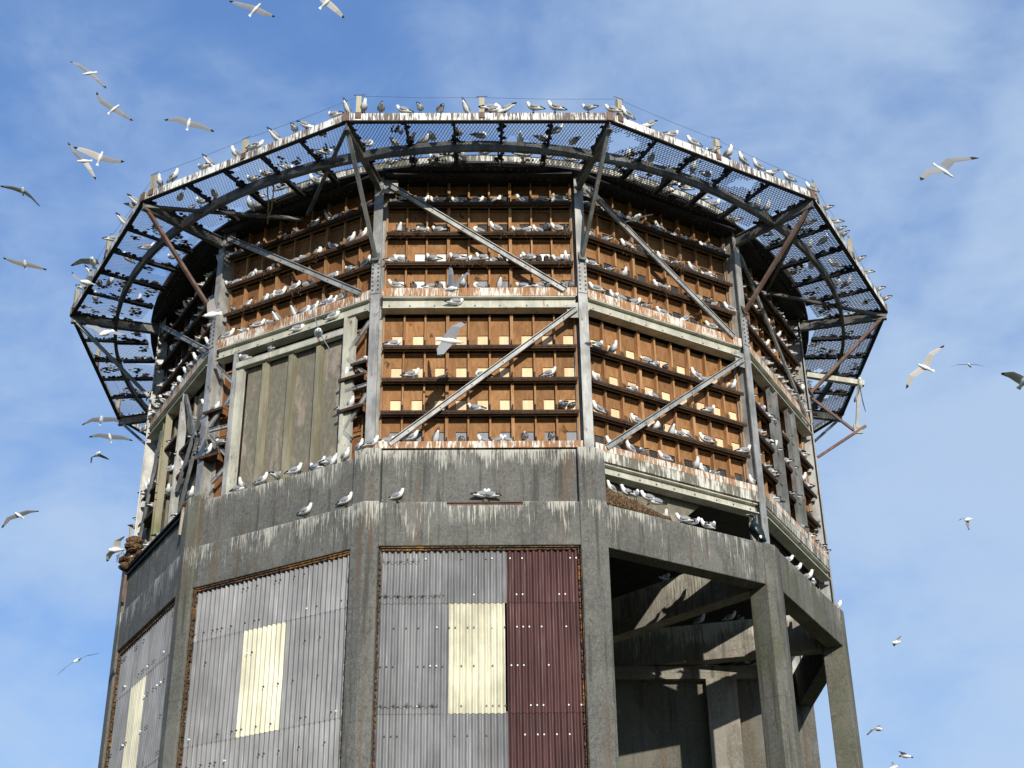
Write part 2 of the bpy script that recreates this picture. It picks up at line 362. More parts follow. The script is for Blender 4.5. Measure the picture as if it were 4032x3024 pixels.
# corrugated sheets
PITCH = 0.1125
def corr(u0, u1, z0, z1, a, mat, k, lift=0.0):
    n = int((u1 - u0) / PITCH * 8); mb = MB(); vs = []
    rows = [z0, (z0 + z1) / 2, z1]
    for j, z in enumerate(rows):
        for i in range(n + 1):
            u = u0 + (u1 - u0) * i / n
            vs.append((u + 0.002 * math.sin(z * 3 + k), -(a + 0.027 * math.cos(2 * math.pi * u / PITCH) + lift * (1 if j == 0 else 0.3)), z))
    m1 = len(vs); vs += [(x, y + 0.004, z) for x, y, z in vs]
    m2 = len(vs); vs += vs[:n + 1] + vs[m1:m1 + n + 1]
    fs = []
    for off in (0, m1):
        for j in range(2):
            for i in range(n):
                q = (off + j * (n + 1) + i, off + j * (n + 1) + i + 1, off + (j + 1) * (n + 1) + i + 1, off + (j + 1) * (n + 1) + i)
                fs.append(q if off == 0 else q[::-1])
    for i in range(n): fs.append((m2 + i + 1, m2 + i, m2 + n + 1 + i, m2 + n + 2 + i))
    mb.add(vs, fs, 0, True)
    return mb.build('siding_sheet', mat, tower, k * A30)
rows_z = [(10.13, 11.22), (8.05, 10.17), (5.95, 8.09), (3.85, 5.99), (1.75, 3.89), (GZ, 1.79)]
for k in (0, -1, -2, -3):
    for r, (z0, z1) in enumerate(rows_z):
        if k == 0:
            cols = [(-1.88, -0.66, 'sheet_grey'), (-0.69, 0.53, 'sheet_grey'), (0.5, 1.88, 'sheet_maroon')]
            if r == 1: cols = [(-1.88, -0.53, 'sheet_grey'), (-0.56, 0.46, 'sheet_cream'), (0.5, 1.88, 'sheet_maroon')]
        elif k == -1:
            cols = [(-1.88, -0.55, 'sheet_grey'), (-0.58, 0.45, 'sheet_cream' if r == 1 else 'sheet_grey'), (0.42, 1.88, 'sheet_grey')]
        else:
            cols = [(-1.88, -0.78, 'sheet_grey'), (-0.81, 0.2, 'sheet_cream' if r in (1, 2) else 'sheet_grey'), (0.17, 1.88, 'sheet_grey')]
        for i, (u0, u1, mt) in enumerate(cols):
            corr(u0, u1, z0, z1, 8.025 + 0.006 * i + 0.010 * (5 - r) / 5 + (0.004 if mt == 'sheet_maroon' else 0), mt, k, 0.012)
    for nm, (x0, x1, y0, y1, z0, z1) in (('frame_angle', (-1.902, -1.888, -8.12, -8.0, GZ, 11.2)), ('frame_angle', (1.888, 1.902, -8.12, -8.0, GZ, 11.2)), ('frame_angle', (-1.85, 1.85, -8.115, -8.0, 11.215, 11.236))):
        mb = MB(); mb.box(x0, x1, y0, y1, z0, z1); mb.build('frame_angle', 'foam', tower, k * A30)
    # ragged foam filling the waves under the lintel and along the jambs
    mb = MB(); rnd = random.Random(k)
    u = -1.83
    while u < 1.84:
        h = rnd.uniform(0.008, 0.03); mb.box(u, u + 0.05, -8.10, -8.03, 11.19 - h, 11.195); u += PITCH / 2 * rnd.uniform(0.9, 1.1)
    for sd in (-1, 1):
        z = 4.0
        while z < 11.2:
            wd = rnd.uniform(0.005, 0.028); x0, x1 = (sd * 1.862, sd * (1.862 - wd)); mb.box(min(x0, x1), max(x0, x1), -8.105, -8.03, z, z + 0.09); z += rnd.uniform(0.08, 0.13)
    tag(mb.build('foam_filler', 'foam', tower, k * A30), kind='stuff')
    # screws
    mb = MB()
    zr = [11.0, 10.28, 9.65, 8.92, 8.18, 7.65, 7.0]
    for z in zr:
        for i in range(34):
            u = -1.85 + (i + 0.5) * PITCH
            if rnd.random() < (0.30 if u < 0.5 or k else 0.35):
                mb.box(u - 0.012, u + 0.012, -8.095, -8.05, z - 0.014, z + 0.014, 0 if (u > 0.5 and k == 0) or rnd.random() < 0.15 else 1)
    tag(mb.build('roofing_screws', ['b_white', 'bolt'], tower, k * A30), kind='stuff')
# the repair clips seen as dark outlines on the front wall
for (u0, u1, z) in ((-1.80, -1.12, 10.98), (-1.83, -0.72, 10.30), (-1.86, -0.74, 8.22)):
    mb = MB(); mb.box(u0, u1, -8.096, -8.088, z - 0.035, z - 0.027); mb.box(u0, u0 + 0.01, -8.096, -8.088, z - 0.03, z + 0.035); mb.box(u1 - 0.01, u1, -8.096, -8.088, z - 0.03, z + 0.035)
    x = u0 + 0.1
    while x < u1 - 0.05:
        mb.box(x - 0.02, x + 0.02, -8.1, -8.07, z - 0.02, z + 0.025); x += 0.23
    mb.build('repair_clip', 'bolt', tower, 0)
mb = MB(); mb.box(-0.62, 0.83, -8.19, -8.15, 12.105, 12.125); mb.box(-0.62, 0.83, -8.16, -8.15, 12.07, 12.105)
mb.build('ledge_angle', 'rust', tower, 0)
# black double angle along the far left parapet
mb = MB(); mb.box(-1.9, 1.9, -8.20, -8.12, 13.13, 13.17); mb.box(-1.9, 1.9, -8.19, -8.12, 13.0, 13.03); mb.box(-1.9, 1.9, -8.13, -8.12, 13.0, 13.17)
mb.build('eaves_angle', 'black', tower, -2 * A30)
mb = MB(); mb.bar((1.93, -8.2, 13.2), (1.90, -8.22, 12.55), 0.05, 0.05, (0, 1, 0)); mb.build('hanging_lath', 'post', tower, -2 * A30)
mb = MB(); mb.bar((-1.80, -8.2, 13.0), (-1.80, -8.2, 12.35), 0.06, 0.06, (0, 1, 0)); mb.build('drain_pipe', 'rust', tower, -2 * A30)

# interior: radial beams, cross wall
for c in range(-6, 6):
    th = (c + 0.5) * A30
    mb = MB(); mb.box(-0.17, 0.17, -7.9, -0.4, 11.26, 12.12); mb.build('radial_beam', 'concrete_in', tower, th)
mb = MB(); mb.prism([(0.6 * math.cos(t * A30), 0.6 * math.sin(t * A30)) for t in range(12)], GZ, 12.1); mb.build('centre_column', 'concrete_in', tower)
# cross wall on the transverse line just in front of the centre
for (x0, x1) in ((0.7, 3.0), (5.08, 5.78), (-5.78, -5.08), (-3.0, -0.7)):
    mb = MB(); mb.box(x0, x1, -1.25, -0.8, GZ, 10.93); mb.build('wall_pier', 'concrete_in', tower)
mb = MB(); mb.box(-6.75, 6.75, -1.2, -0.85, 10.93, 11.235); mb.build('wall_beam', 'concrete_in', tower)
for (x0, x1) in ((3.0, 5.08), (5.78, 6.75), (-5.08, -3.0), (-6.75, -5.78)):
    mb = MB(); mb.box(x0, x1, -1.0, -0.88, GZ, 10.93); mb.build('infill_wall', 'concrete_wall', tower)
for k in (5, 6, -5, -4):
    mb = MB(); mb.box(-1.9, 1.9, -8.0, -7.9, GZ, 11.235); mb.build('infill_wall', 'concrete_wall', tower, k * A30)
# block wall pier seen behind, far right
# ------------------------------------------------------------------ steel frame
frame = tag(empty('steel_frame', (0, 0, 0)), 'grey galvanised steel frame of bolted columns, girders and diagonal braces standing on the concrete', 'frame')
def col_mesh(z0, z1, mat='galv'):
    mb = MB()
    mb.box(-0.10, 0.10, -8.30, -8.275, z0, z1); mb.box(-0.012, 0.012, -8.275, -8.01, z0, z1); mb.box(-0.13, 0.13, -8.01, -7.99, z0, z1)
    return mb.mesh('column', [mat])
colm = col_mesh(12.15, 19.94)
spl = MB(); spl.box(-0.095, 0.095, -8.318, -8.302, 16.95, 17.75)
for sx_ in (-1, 1):
    for i in range(7): spl.box(sx_ * 0.06 - 0.016, sx_ * 0.06 + 0.016, -8.335, -8.318, 17.02 + i * 0.105, 17.05 + i * 0.105, 1)
splm = spl.mesh('splice_plate', ['galv', 'bolt'])
for c in range(-6, 6):
    th = (c + 0.5) * A30
    place(colm, 'column', frame, (0, 0, 0), th); place(splm, 'splice_plate', frame, (0, 0, 0), th)
def girder_mesh(z0, z1, hw=1.99, mat='pale'):
    mb = MB(); mb.box(-hw, hw, -7.94, -7.92, z0 + 0.022, z1 - 0.022); mb.box(-hw, hw, -8.05, -7.80, z0, z0 + 0.022); mb.box(-hw, hw, -8.03, -7.80, z1 - 0.022, z1)
    rnd = random.Random(4)
    for i in range(9): x = -1.8 + i * 0.45 + rnd.uniform(-.1, .1); mb.box(x - 0.015, x + 0.015, -7.952, -7.94, z0 + 0.1, z0 + 0.13, 1)
    return mb.mesh('girder', [mat, 'bolt'])
gm = girder_mesh(16.58, 16.87); gm2 = girder_mesh(12.85, 13.08, 1.99)
sl = MB(); sl.box(-2.10, 2.10, -8.03, -7.2, 13.13, 13.36); slm = sl.mesh('floor_edge', ['slab'])
for k in range(-5, 7):
    place(gm, 'girder', frame, (0, 0, 0), k * A30)
    if k not in PARAPET:
        place(gm2, 'girder', frame, (0, 0, 0), k * A30); place(slm, 'floor_edge', frame, (0, 0, 0), k * A30)
    mb = MB(); mb.box(-2.08, 2.08, -7.66, -7.61, 19.6, 19.945); mb.box(-2.0, 2.0, -8.22, -8.10, 19.88, 19.945); mb.build('top_girder', 'black', frame, k * A30)
    mb = MB(); mb.box(-2.05, 2.05, -7.60, -7.56, 13.0, 19.6); mb.build('light_block_sheet', 'black', frame, k * A30)  # unseen black sheet added behind the boxes to block light
mb = MB(); mb.prism([(7.75 * math.sin(t * A30 + R(15)), -7.75 * math.cos(t * A30 + R(15))) for t in range(12)], 13.11, 13.128); mb.build('floor_slab', 'black', frame)
# braces: angle sections with a flange facing out and a flange turned in
def angle_mesh(p, q, w=0.11, mat='galv'):
    mb = MB(); p, q = Vector(p), Vector(q); d = (q - p).normalized(); outw = Vector((0, -1, 0)); s_ = d.cross(outw).normalized()
    if s_.z < 0: s_ = -s_
    lo_ = -s_ * w * 0.19; hi_ = s_ * w * 0.44; rc = Vector((0, 0.045, 0))
    mb.bar(p + lo_, q + lo_, 0.012, w * 0.62, s_, 0); mb.bar(p + hi_, q + hi_, 0.014, w * 0.12, s_, 0); mb.bar(p + rc, q + rc, 0.008, w, s_, 0); mb.bar(p + hi_ + rc / 2, q + hi_ + rc / 2, 0.04, 0.008, s_, 0); mb.bar(p + rc / 2 - s_ * w * 0.49, q + rc / 2 - s_ * w * 0.49, 0.04, 0.008, s_, 0)
    L = (q - p).length; i = 0.35
    while i < L:
        c_ = p + d * i + lo_; mb.box(c_.x - 0.012, c_.x + 0.012, c_.y - 0.018, c_.y, c_.z - 0.012, c_.z + 0.012, 1); i += 0.81
    return mb
def gusset(k, u, z, wd=0.34, hg=0.36):
    mb = MB(); mb.box(u - wd / 2, u + wd / 2, -8.0, -7.985, z - hg / 2, z + hg / 2)
    for i in range(3): mb.box(u - 0.1 + i * 0.08, u - 0.07 + i * 0.08, -8.012, -8.0, z - 0.02, z + 0.01, 1)
    mb.build('gusset_plate', ['galv', 'bolt'], frame, k * A30)
YB = -8.06
def brace(k, u0, z0, u1, z1, w=0.11, mat='galv', g0=True, g1=True):
    angle_mesh((u0, YB, z0), (u1, YB, z1), w).build('diagonal_brace', [mat, 'bolt'], frame, k * A30)
    if g0: gusset(k, u0, z0)
    if g1: gusset(k, u1, z1)
brace(0, -1.92, 19.72, 1.78, 17.02, 0.13, 'galv', True, False); brace(0, 1.98, 16.54, -1.76, 13.44, 0.115, 'galv', True, False)
brace(1, -1.92, 19.70, 1.78, 17.06, 0.13, 'galv', True, False); brace(1, 1.98, 16.54, -1.76, 13.44, 0.115, 'galv', True, False)
brace(-1, -1.95, 19.79, 1.78, 17.08, 0.13, 'galv', True, False)
brace(2, -1.95, 19.40, 1.60, 16.95); brace(-2, -1.90, 19.70, 1.92, 17.0)
for k in (3, 4, 5, 6, -3, -4, -5): brace(k, -1.95, 19.7, 1.8, 17.05); brace(k, 1.98, 16.54, -1.7, 13.6)
# left wall: zigzag braces either side of the big door
for (a0, b0, a1, b1) in ((-2.03, 16.51, -1.48, 15.91), (-1.45, 15.63, -2.01, 15.02), (-2.0, 14.88, -1.44, 14.86), (-2.01, 14.79, -1.44, 14.12), (-1.39, 13.95, -1.82, 13.61),
                         (2.02, 16.34, 1.54, 15.79), (1.49, 15.60, 2.07, 15.01), (1.43, 14.84, 2.02, 14.85), (2.02, 14.64, 1.48, 13.93), (1.48, 13.92, 1.71, 13.68)):
    angle_mesh((a0, -8.0, b0), (a1, -8.0, b1), 0.075).build('zigzag_brace', ['galv', 'bolt'], frame, -A30)
# intermediate posts, far right and far left walls
def ipost(k, u, z0, z1, mat='galv_dark', w=0.28):
    mb = MB(); mb.box(u - w / 2, u + w / 2, -7.96, -7.94, z0, z1); mb.box(u + w / 2, u + w / 2 + 0.015, -8.06, -7.9, z0, z1); mb.box(u - w / 2 - 0.012, u - w / 2, -8.0, -7.9, z0, z1)
    mb.build('intermediate_post', mat, frame, k * A30)
for u in (-0.66, 0.50): ipost(2, u, 13.37, 16.57)
ipost(-2, 0.42, 13.2, 16.57, 'galv'); ipost(-2, -0.72, 13.2, 16.57, 'moss_post', 0.36)
for (a0, b0, a1, b1) in ((0.62, 16.5, 1.62, 15.0), (-1.9, 13.3, -0.9, 16.3), (0.7, 14.1, 1.9, 15.6), (0.95, 13.3, 1.8, 14.9)):
    angle_mesh((a0, -8.03, b0), (a1, -8.03, b1), 0.10).build('zigzag_brace', ['galv_dark', 'bolt'], frame, -2 * A30)

# ------------------------------------------------------------------ nest box walls
UE = [-1.965, -1.54, -1.11, -0.65, -0.22, 0.215, 0.665, 1.12, 1.545, 1.98]
UPZ = [19.33, 18.55, 17.79, 17.10]; LOZ = [15.74, 14.98, 14.23, 13.50]
Y_PLY = -7.70; Y_FR = -7.95
MESH = {}
def shared(key, fn):
    if key not in MESH: MESH[key] = fn()
    return MESH[key]
def nest_wall(k, upper, label, cols=(0, 9), u_shift=0.0, windows=None):
    zs = UPZ if upper else LOZ
    ztop = 19.93 if upper else 16.55
    zb = zs[3]
    root = empty('nest_box_wall', world(k, 7.70, 0, zb), k * A30); Y0 = 7.70
    tag(root, label, 'nest boxes', 'plywood nest box walls')
    def part(mb, name, mats, ox=0.0, oz=0.0): return mb.build(name, mats, root, 0, (ox, 0, oz))
    dark = 'dim_ply' if k <= -2 else 'ply_dark' if k in (2, 3, -1) else 'ply'  # plywood tone steps darker by face, standing in for shade
    c0, c1 = cols
    for r in range(4):
        zbot = zs[r]; ztp = (zs[r - 1] - 0.10) if r else ztop
        H = ztp - zbot
        for c in range(c0, c1):
            u0, u1 = UE[c], UE[c + 1]; wd = u1 - u0
            wt = windows(r, c) if windows else 'dark_panel'
            rnd = random.Random(k * 100 + r * 10 + c + (50 if upper else 0))
            ww = 0.215; wx1 = wd - 0.035; wx0 = wx1 - ww; wh = 0.375
            if wt is None: wh = 0
            def bk():
                mb = MB(); mb.box(0, wx0 if wt else wd, 0, 0.018, 0, wh if wt else H)
                if wt:
                    mb.box(wx1, wd, 0, 0.018, 0, wh); mb.box(0, wd, 0, 0.018, wh, H)
                return mb.mesh('backing_board', [dark])
            ju = rnd.uniform(-.018, .006)
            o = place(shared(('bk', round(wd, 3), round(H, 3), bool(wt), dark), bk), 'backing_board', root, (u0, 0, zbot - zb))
            if wt:
                def wn():
                    mb = MB(); mb.box(0, ww, 0.022, 0.03, 0, wh); return mb.mesh('window_panel', [wt])
                place(shared(('wn', wt), wn), 'window_panel', root, (u0 + wx0, 0, zbot - zb))
            if c > c0:
                h = 0.15
                def pt():
                    mb = MB(); d = 0.235
                    vs = [(-0.011, -0.045, 0), (-0.011, -d, 0), (-0.011, -d, 0.11), (-0.011, -0.045, 0.27), (0.011, -0.045, 0), (0.011, -d, 0), (0.011, -d, 0.11), (0.011, -0.045, 0.27)]
                    mb.add(vs, [(0, 1, 2, 3), (7, 6, 5, 4), (0, 4, 5, 1), (1, 5, 6, 2), (2, 6, 7, 3), (3, 7, 4, 0)]); return mb.mesh('partition', ['ledger' if k in (1, -1, 2, 3) else 'shelf'])
                place(shared(('pt', k in (1, -1, 2, 3)), pt), 'partition', root, (u0, 0, zbot - zb + 0.001))
        if r < 3:
            for s0 in range(c0, c1, 3):
                a0, a1 = UE[s0], UE[min(s0 + 3, c1)]
                def sh():
                    mb = MB(); mb.box(0, a1 - a0, -0.25, -0.002, -0.022, 0); mb.box(0, a1 - a0, -0.262, -0.25, -0.045, 0.004)
                    mb.box(0.004, a1 - a0 - 0.004, -0.25, -0.232, -0.075, -0.024); return mb.mesh('shelf', ['shelf'])
                place(shared(('sh', round(a1 - a0, 3)), sh), 'shelf', root, (a0 + 0.003, 0, zbot - zb))
                def lg():
                    mb = MB(); mb.box(0, a1 - a0, -0.14, -0.115, -0.06, -0.024); mb.box(0, a1 - a0, -0.035, -0.004, -0.10, -0.060); return mb.mesh('ledger', ['ledger' if k > -2 else 'dim_ply'])
                place(shared(('lg', round(a1 - a0, 3), k > -2), lg), 'ledger', root, (a0 + 0.003, 0, zbot - zb))
    for c in range(c0, c1 + 1):
        thick = c in (3, 6); wd = 0.062 if thick else 0.036; dp = 0.125 if thick else 0.105
        def st():
            mb = MB(); mb.box(-wd / 2, wd / 2, -dp, -0.002, 0, ztop - zb); return mb.mesh('stud', ['stud' if k > -2 else 'dim_ply'])
        place(shared(('st', thick, upper, k > -2), st), 'stud', root, (UE[c], 0, 0.002))
    mb = MB()
    L0, L1 = (UE[c0] - 0.04, UE[c1] + 0.05)
    if upper: mb.box(L0, L1, -0.30, -0.28, -0.20, 0.0); mb.box(L0, L1, -0.28, 0.0, -0.02, -0.002)
    else: mb.box(L0, L1, -0.335, -0.315, -0.145, 0.0); mb.box(L0, L1, -0.315, 0.0, -0.02, -0.002)
    part(mb, 'sill_board', 'sill')
    return root
def w_up0(r, c): return [('dark_panel', 'dark_panel', 'white_panel', 'white_panel')[r] if c < 3 else ('dark_panel', 'dark_panel', 'white_panel', 'grey_panel')[r]][0]
def w_lo(r, c): return 'cream_ply' if r < 3 else 'grey_panel'
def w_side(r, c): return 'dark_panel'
nest_wall(0, True, 'upper front plywood nest box wall in four rows with white and dark window squares', windows=w_up0)
nest_wall(0, False, 'lower front plywood nest box wall with cream squares above a row of grey ones', windows=w_lo)
nest_wall(1, True, 'upper nest box wall of orange plywood on the right face, crossed by a descending brace', windows=w_side)
nest_wall(1, False, 'lower nest box wall on the right face with cream squares over dark slotted ones', windows=lambda r, c: 'cream_ply' if r < 3 else 'dark_panel')
nest_wall(-1, True, 'upper nest box wall of shaded brown plywood on the left face above the metal door', windows=lambda r, c: None)
nest_wall(2, True, 'upper nest box wall on the far right face under the curved walkway', windows=w_side)
nest_wall(2, False, 'lower nest box wall on the far right face behind two grey posts', windows=w_side)
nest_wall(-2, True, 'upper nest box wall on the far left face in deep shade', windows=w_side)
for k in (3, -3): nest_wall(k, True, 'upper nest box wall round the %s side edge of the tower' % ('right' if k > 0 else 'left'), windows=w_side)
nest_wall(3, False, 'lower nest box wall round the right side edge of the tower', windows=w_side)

# left wall lower storey: narrow plywood strips, bracket shelves and the big metal door
for (u0, u1, side) in ((-2.0, -1.47, 'left'), (1.47, 2.0, 'right')):
    root = tag(empty('plywood_strip', world(-1, 7.7, (u0 + u1) / 2, 13.2), -A30), 'narrow brown plywood strip between the metal door and the column on its %s' % side, 'nest boxes', 'narrow plywood strips beside the door')
    hw = (u1 - u0) / 2
    for i in range(4):
        mb = MB(); mb.box(-hw, hw, 0, 0.018, i * 0.82, i * 0.82 + 0.80); mb.build('backing_board', 'ply_dark', root)
        mb = MB(); mb.box(-hw, hw, -0.04, -0.002, i * 0.82 + 0.70, i * 0.82 + 0.74); mb.build('ledger', 'ledger', root)
    for x in (-hw + 0.02, 0.03, hw - 0.02):
        mb = MB(); mb.box(x - 0.02, x + 0.02, -0.045, -0.002, 0, 3.3); mb.build('stud', 'stud', root)
for (u0, u1, z, lb) in ((1.38, 2.0, 15.08, 'middle bracket shelf right of the metal door'), (1.66, 2.05, 15.36, 'highest bracket shelf right of the metal door'), (1.38, 2.0, 14.36, 'lowest bracket shelf right of the metal door'),
                        (-2.14, -1.62, 15.30, 'highest bracket shelf left of the metal door'), (-1.68, -1.46, 14.42, 'small bracket shelf left of the metal door, against its post'), (-2.18, -1.64, 14.23, 'lowest bracket shelf left of the metal door')):
    root = tag(empty('bracket_shelf', world(-1, 7.95, (u0 + u1) / 2, z), -A30), lb, 'shelf', 'plywood bracket shelves beside the door')
    hw = (u1 - u0) / 2
    mb = MB(); mb.box(-hw, hw, -0.14, 0.2, -0.02, 0); mb.build('shelf', 'shelf', root)
    mb = MB(); mb.box(-hw, hw, -0.155, -0.14, -0.05, 0.01); mb.build('front_lip', 'shelf', root)
    mb = MB(); mb.box(hw - 0.02, hw, -0.10, 0.2, -0.14, 0.08); mb.build('end_board', 'ply_dark', root)
door = tag(empty('metal_door', world(-1, 7.98, 0, 13.2), -A30), 'large stained olive metal door with four ribbed panels in a steel frame on the left wall', 'door')
pu = [-1.20, -0.66, 0.03, 0.74, 1.36]
for i in range(4):
    mb = MB(); mb.box(pu[i] + 0.005, pu[i + 1] - 0.005, 0.13, 0.145, 0.0, 3.0); mb.build('door_panel', 'olive', door)
for i in range(1, 4):
    mb = MB(); mb.box(pu[i] - 0.055, pu[i] + 0.055, 0.0, 0.12, 0.0, 3.02); mb.box(pu[i] + 0.055, pu[i] + 0.075, 0.05, 0.12, 0.0, 3.02); mb.build('rib', 'olive_rib', door)
mb = MB(); mb.box(-1.46, -1.38, -0.08, 0.1, 0, 3.42); mb.box(-1.38, -1.22, -0.02, 0.09, 0, 3.10, 1); mb.build('door_post', ['galv', 'pale'], door)
mb = MB(); mb.box(1.42, 1.49, -0.08, 0.1, 0, 3.45); mb.box(1.49, 1.66, -0.02, 0.06, 0, 3.45); mb.build('door_post', ['pale'], door)
mb = MB(); mb.box(-1.378, 1.418, -0.07, -0.05, 2.98, 3.14); mb.box(-1.378, 1.418, -0.07, 0.05, 3.12, 3.14); mb.box(-1.378, 1.418, -0.07, 0.05, 2.98, 3.0); mb.build('head_rail', ['pale'], door)
# far left lower storey: olive panels behind the posts
root = tag(empty('olive_infill', world(-2, 7.75, 0, 13.2), -2 * A30), 'shaded dark green ribbed metal infill behind the far left posts', 'wall panel')
for i in range(6):
    mb = MB(); x0 = -1.98 + i * 0.66; mb.box(x0, x0 + 0.64, 0, 0.02, 0, 3.3); mb.box(x0, x0 + 0.06, -0.06, 0, 0, 3.3); mb.build('infill_panel', 'olive', root)
for (u0, u1, z) in ((-0.55, 0.25, 15.66), (0.6, 1.25, 15.1), (-1.9, -0.9, 14.95), (0.6, 1.6, 14.5), (-1.9, -0.95, 14.3)):
    mb = MB(); mb.box(u0, u1, -0.26, 0, z - 13.22, z - 13.2); mb.box(u0, u1, -0.27, -0.26, z - 13.26, z - 13.195); mb.build('shelf', 'shelf', root)
# sunlit infill sheet under the right wall, with a cut edge
root = tag(empty('infill_sheet', world(1, 7.72, -1.0, 12.14), A30), 'grey green sheet under the right wall with a slanting cut edge beside the dark gap', 'wall panel')
mb = MB(); vs = [(-0.95, 0), (0.80, 0), (1.12, 0.2), (1.95, 0.93), (-0.95, 0.93)]
mb.add([(x, 0, z) for x, z in vs] + [(x, 0.03, z) for x, z in vs], [(0, 1, 2, 3, 4), (9, 8, 7, 6, 5)] + [(i, i + 5, (i + 1) % 5 + 5, (i + 1) % 5) for i in range(5)])
mb.build('sheet_board', 'olive', root)

# ------------------------------------------------------------------ walkway
walk = tag(empty('roof_walkway', (0, 0, 0)), 'cantilevered walkway of rusted expanded mesh on dark steel beams round the tower top', 'walkway')
RO = 10.4527; AO = RO * math.cos(R(15)); HS = RO * math.sin(R(15)); ZW = 19.86
ring = MB()
def arc(mb, r0, r1, z0, z1, n=96, mi=0):
    vs = []
    for i in range(n):
        t = 2 * math.pi * i / n
        for r, z in ((r0, z0), (r1, z0), (r1, z1), (r0, z1)): vs.append((r * math.sin(t), -r * math.cos(t), z))
    fs = []
    for i in range(n):
        j = (i + 1) % n
        for a, b in ((0, 1), (1, 2), (2, 3), (3, 0)): fs.append((i * 4 + a, j * 4 + a, j * 4 + b, i * 4 + b))
    mb.add(vs, fs, mi)
arc(ring, 9.36, 9.385, 19.62, 19.855); arc(ring, 9.30, 9.36, 19.62, 19.635)
ring.build('ring_channel', 'walk', walk)
dk = MB(); dk.prism([(8.52 * math.sin(2 * math.pi * i / 96), -8.52 * math.cos(2 * math.pi * i / 96)) for i in range(96)], 19.95, 20.0); dk.build('deck_plate', 'black', walk)
dr = MB(); rnd = random.Random(3)
for i in range(300):
    t = i / 300 * 2 * math.pi
    for r in (8.05, 8.32): dr.box(r * math.sin(t) - 0.014, r * math.sin(t) + 0.014, -r * math.cos(t) - 0.014, -r * math.cos(t) + 0.014, 19.93, 19.95)
tag(dr.build('rivets', 'galv_dark', walk), kind='stuff')
def arc_part(mb, r0, r1, z0, z1, t0, t1, n=40):
    vs = []
    for i in range(n + 1):
        t = R(t0 + (t1 - t0) * i / n)
        for r, z in ((r0, z0), (r1, z0), (r1, z1), (r0, z1)): vs.append((r * math.sin(t), -r * math.cos(t), z))
    mb.add(vs, [(i * 4 + a, i * 4 + 4 + a, i * 4 + 4 + b, i * 4 + b) for i in range(n) for a, b in ((0, 1), (1, 2), (2, 3), (3, 0))] + [(3, 2, 1, 0), (n * 4, n * 4 + 1, n * 4 + 2, n * 4 + 3)])
cb = MB(); arc_part(cb, 8.47, 8.51, 20.003, 20.15, -30, 44); cb.build('curb', 'slab', walk)
ct = MB(); arc_part(ct, 8.40, 8.52, 20.152, 20.17, -30, 44); ct.build('curb_cap', 'black', walk)
for k in range(-5, 7):
    mb = MB(); mb.box(-HS + 0.03, HS - 0.03, -AO, -AO + 0.03, 19.82, 20.0); mb.build('rim_board', 'rim', walk, k * A30)
    mb = MB(); mb.box(-HS + 0.02, HS - 0.02, -AO - 0.004, -AO + 0.09, 19.79, 19.817); mb.build('rim_angle', 'black', walk, k * A30)
for c in range(-6, 6):
    th = (c + 0.5) * A30
    mb = MB(); mb.box(-0.055, 0.055, -RO + 0.04, -8.2, 19.60, 19.615); mb.box(-0.008, 0.008, -RO + 0.04, -8.2, 19.615, 19.84); mb.box(-0.055, 0.055, -RO + 0.04, -8.2, 19.84, 19.855)
    mb.build('corner_beam', 'walk', walk, th)
    mt = {1: 'rust', -2: 'rust', 2: 'rust'}.get(c, 'galv_dark')
    mb = MB(); mb.bar((0.0, -RO + 0.12, 19.68), (0.0, -8.34, 17.80), 0.075, 0.075, (0, 1, 0)); mb.bar((0, -8.40, 17.72), (0, -8.31, 17.95), 0.16, 0.02, (0, 1, 0))
    mb.build('strut', mt, walk, th)
    # rusty cleat and old nest lumps at the rim corner
    mb = MB(); mb.box(-0.07, 0.07, -RO - 0.012, -RO + 0.1, 19.80, 20.01); mb.build('corner_cleat', 'rust', walk, th)
def lat(p, q, mat='walk'):
    mb = MB(); mb.bar(p, q, 0.07, 0.07); mb.build('lateral_brace', mat, walk)
lat(corner(-2, RO - 0.1, 19.70), Vector((-3.92, -6.80, 19.72)) * 1.0); lat(corner(-1, RO - 0.1, 19.70), Vector((-3.80, -7.0, 19.70)))
lat(corner(2, RO - 0.1, 19.70), Vector((6.70, -3.80, 19.72))); lat(corner(1, RO - 0.1, 19.70) , Vector((6.9, -3.9, 19.70)))
# joists and mesh bays
JU = [(-1.5, -1.36), (-0.5, -0.455), (0.49, 0.455), (1.51, 1.36)]
def flake(mb, cx, cy, z, r_, rnd, mat):
    n = rnd.choice((5, 6, 7, 8)); a0 = rnd.uniform(0, 6)
    mb.prism([(cx + r_ * rnd.uniform(.45, 1.25) * math.cos(a0 + i2 * 2 * math.pi / n), cy + r_ * rnd.uniform(.45, 1.25) * math.sin(a0 + i2 * 2 * math.pi / n)) for i2 in range(n)], z - 0.006, z + 0.012, mat)
def ragged(mb, p, q, rnd, mat=0, amt=7):
    """flat ragged cakes of droppings and old nest matter lying along a joist"""
    p, q = Vector(p), Vector(q)
    for i in range(amt):
        c_ = p.lerp(q, rnd.random()); flake(mb, c_.x + rnd.gauss(0, .03), c_.y, c_.z + rnd.uniform(-.03, .03), rnd.uniform(0.03, 0.075), rnd, mat)
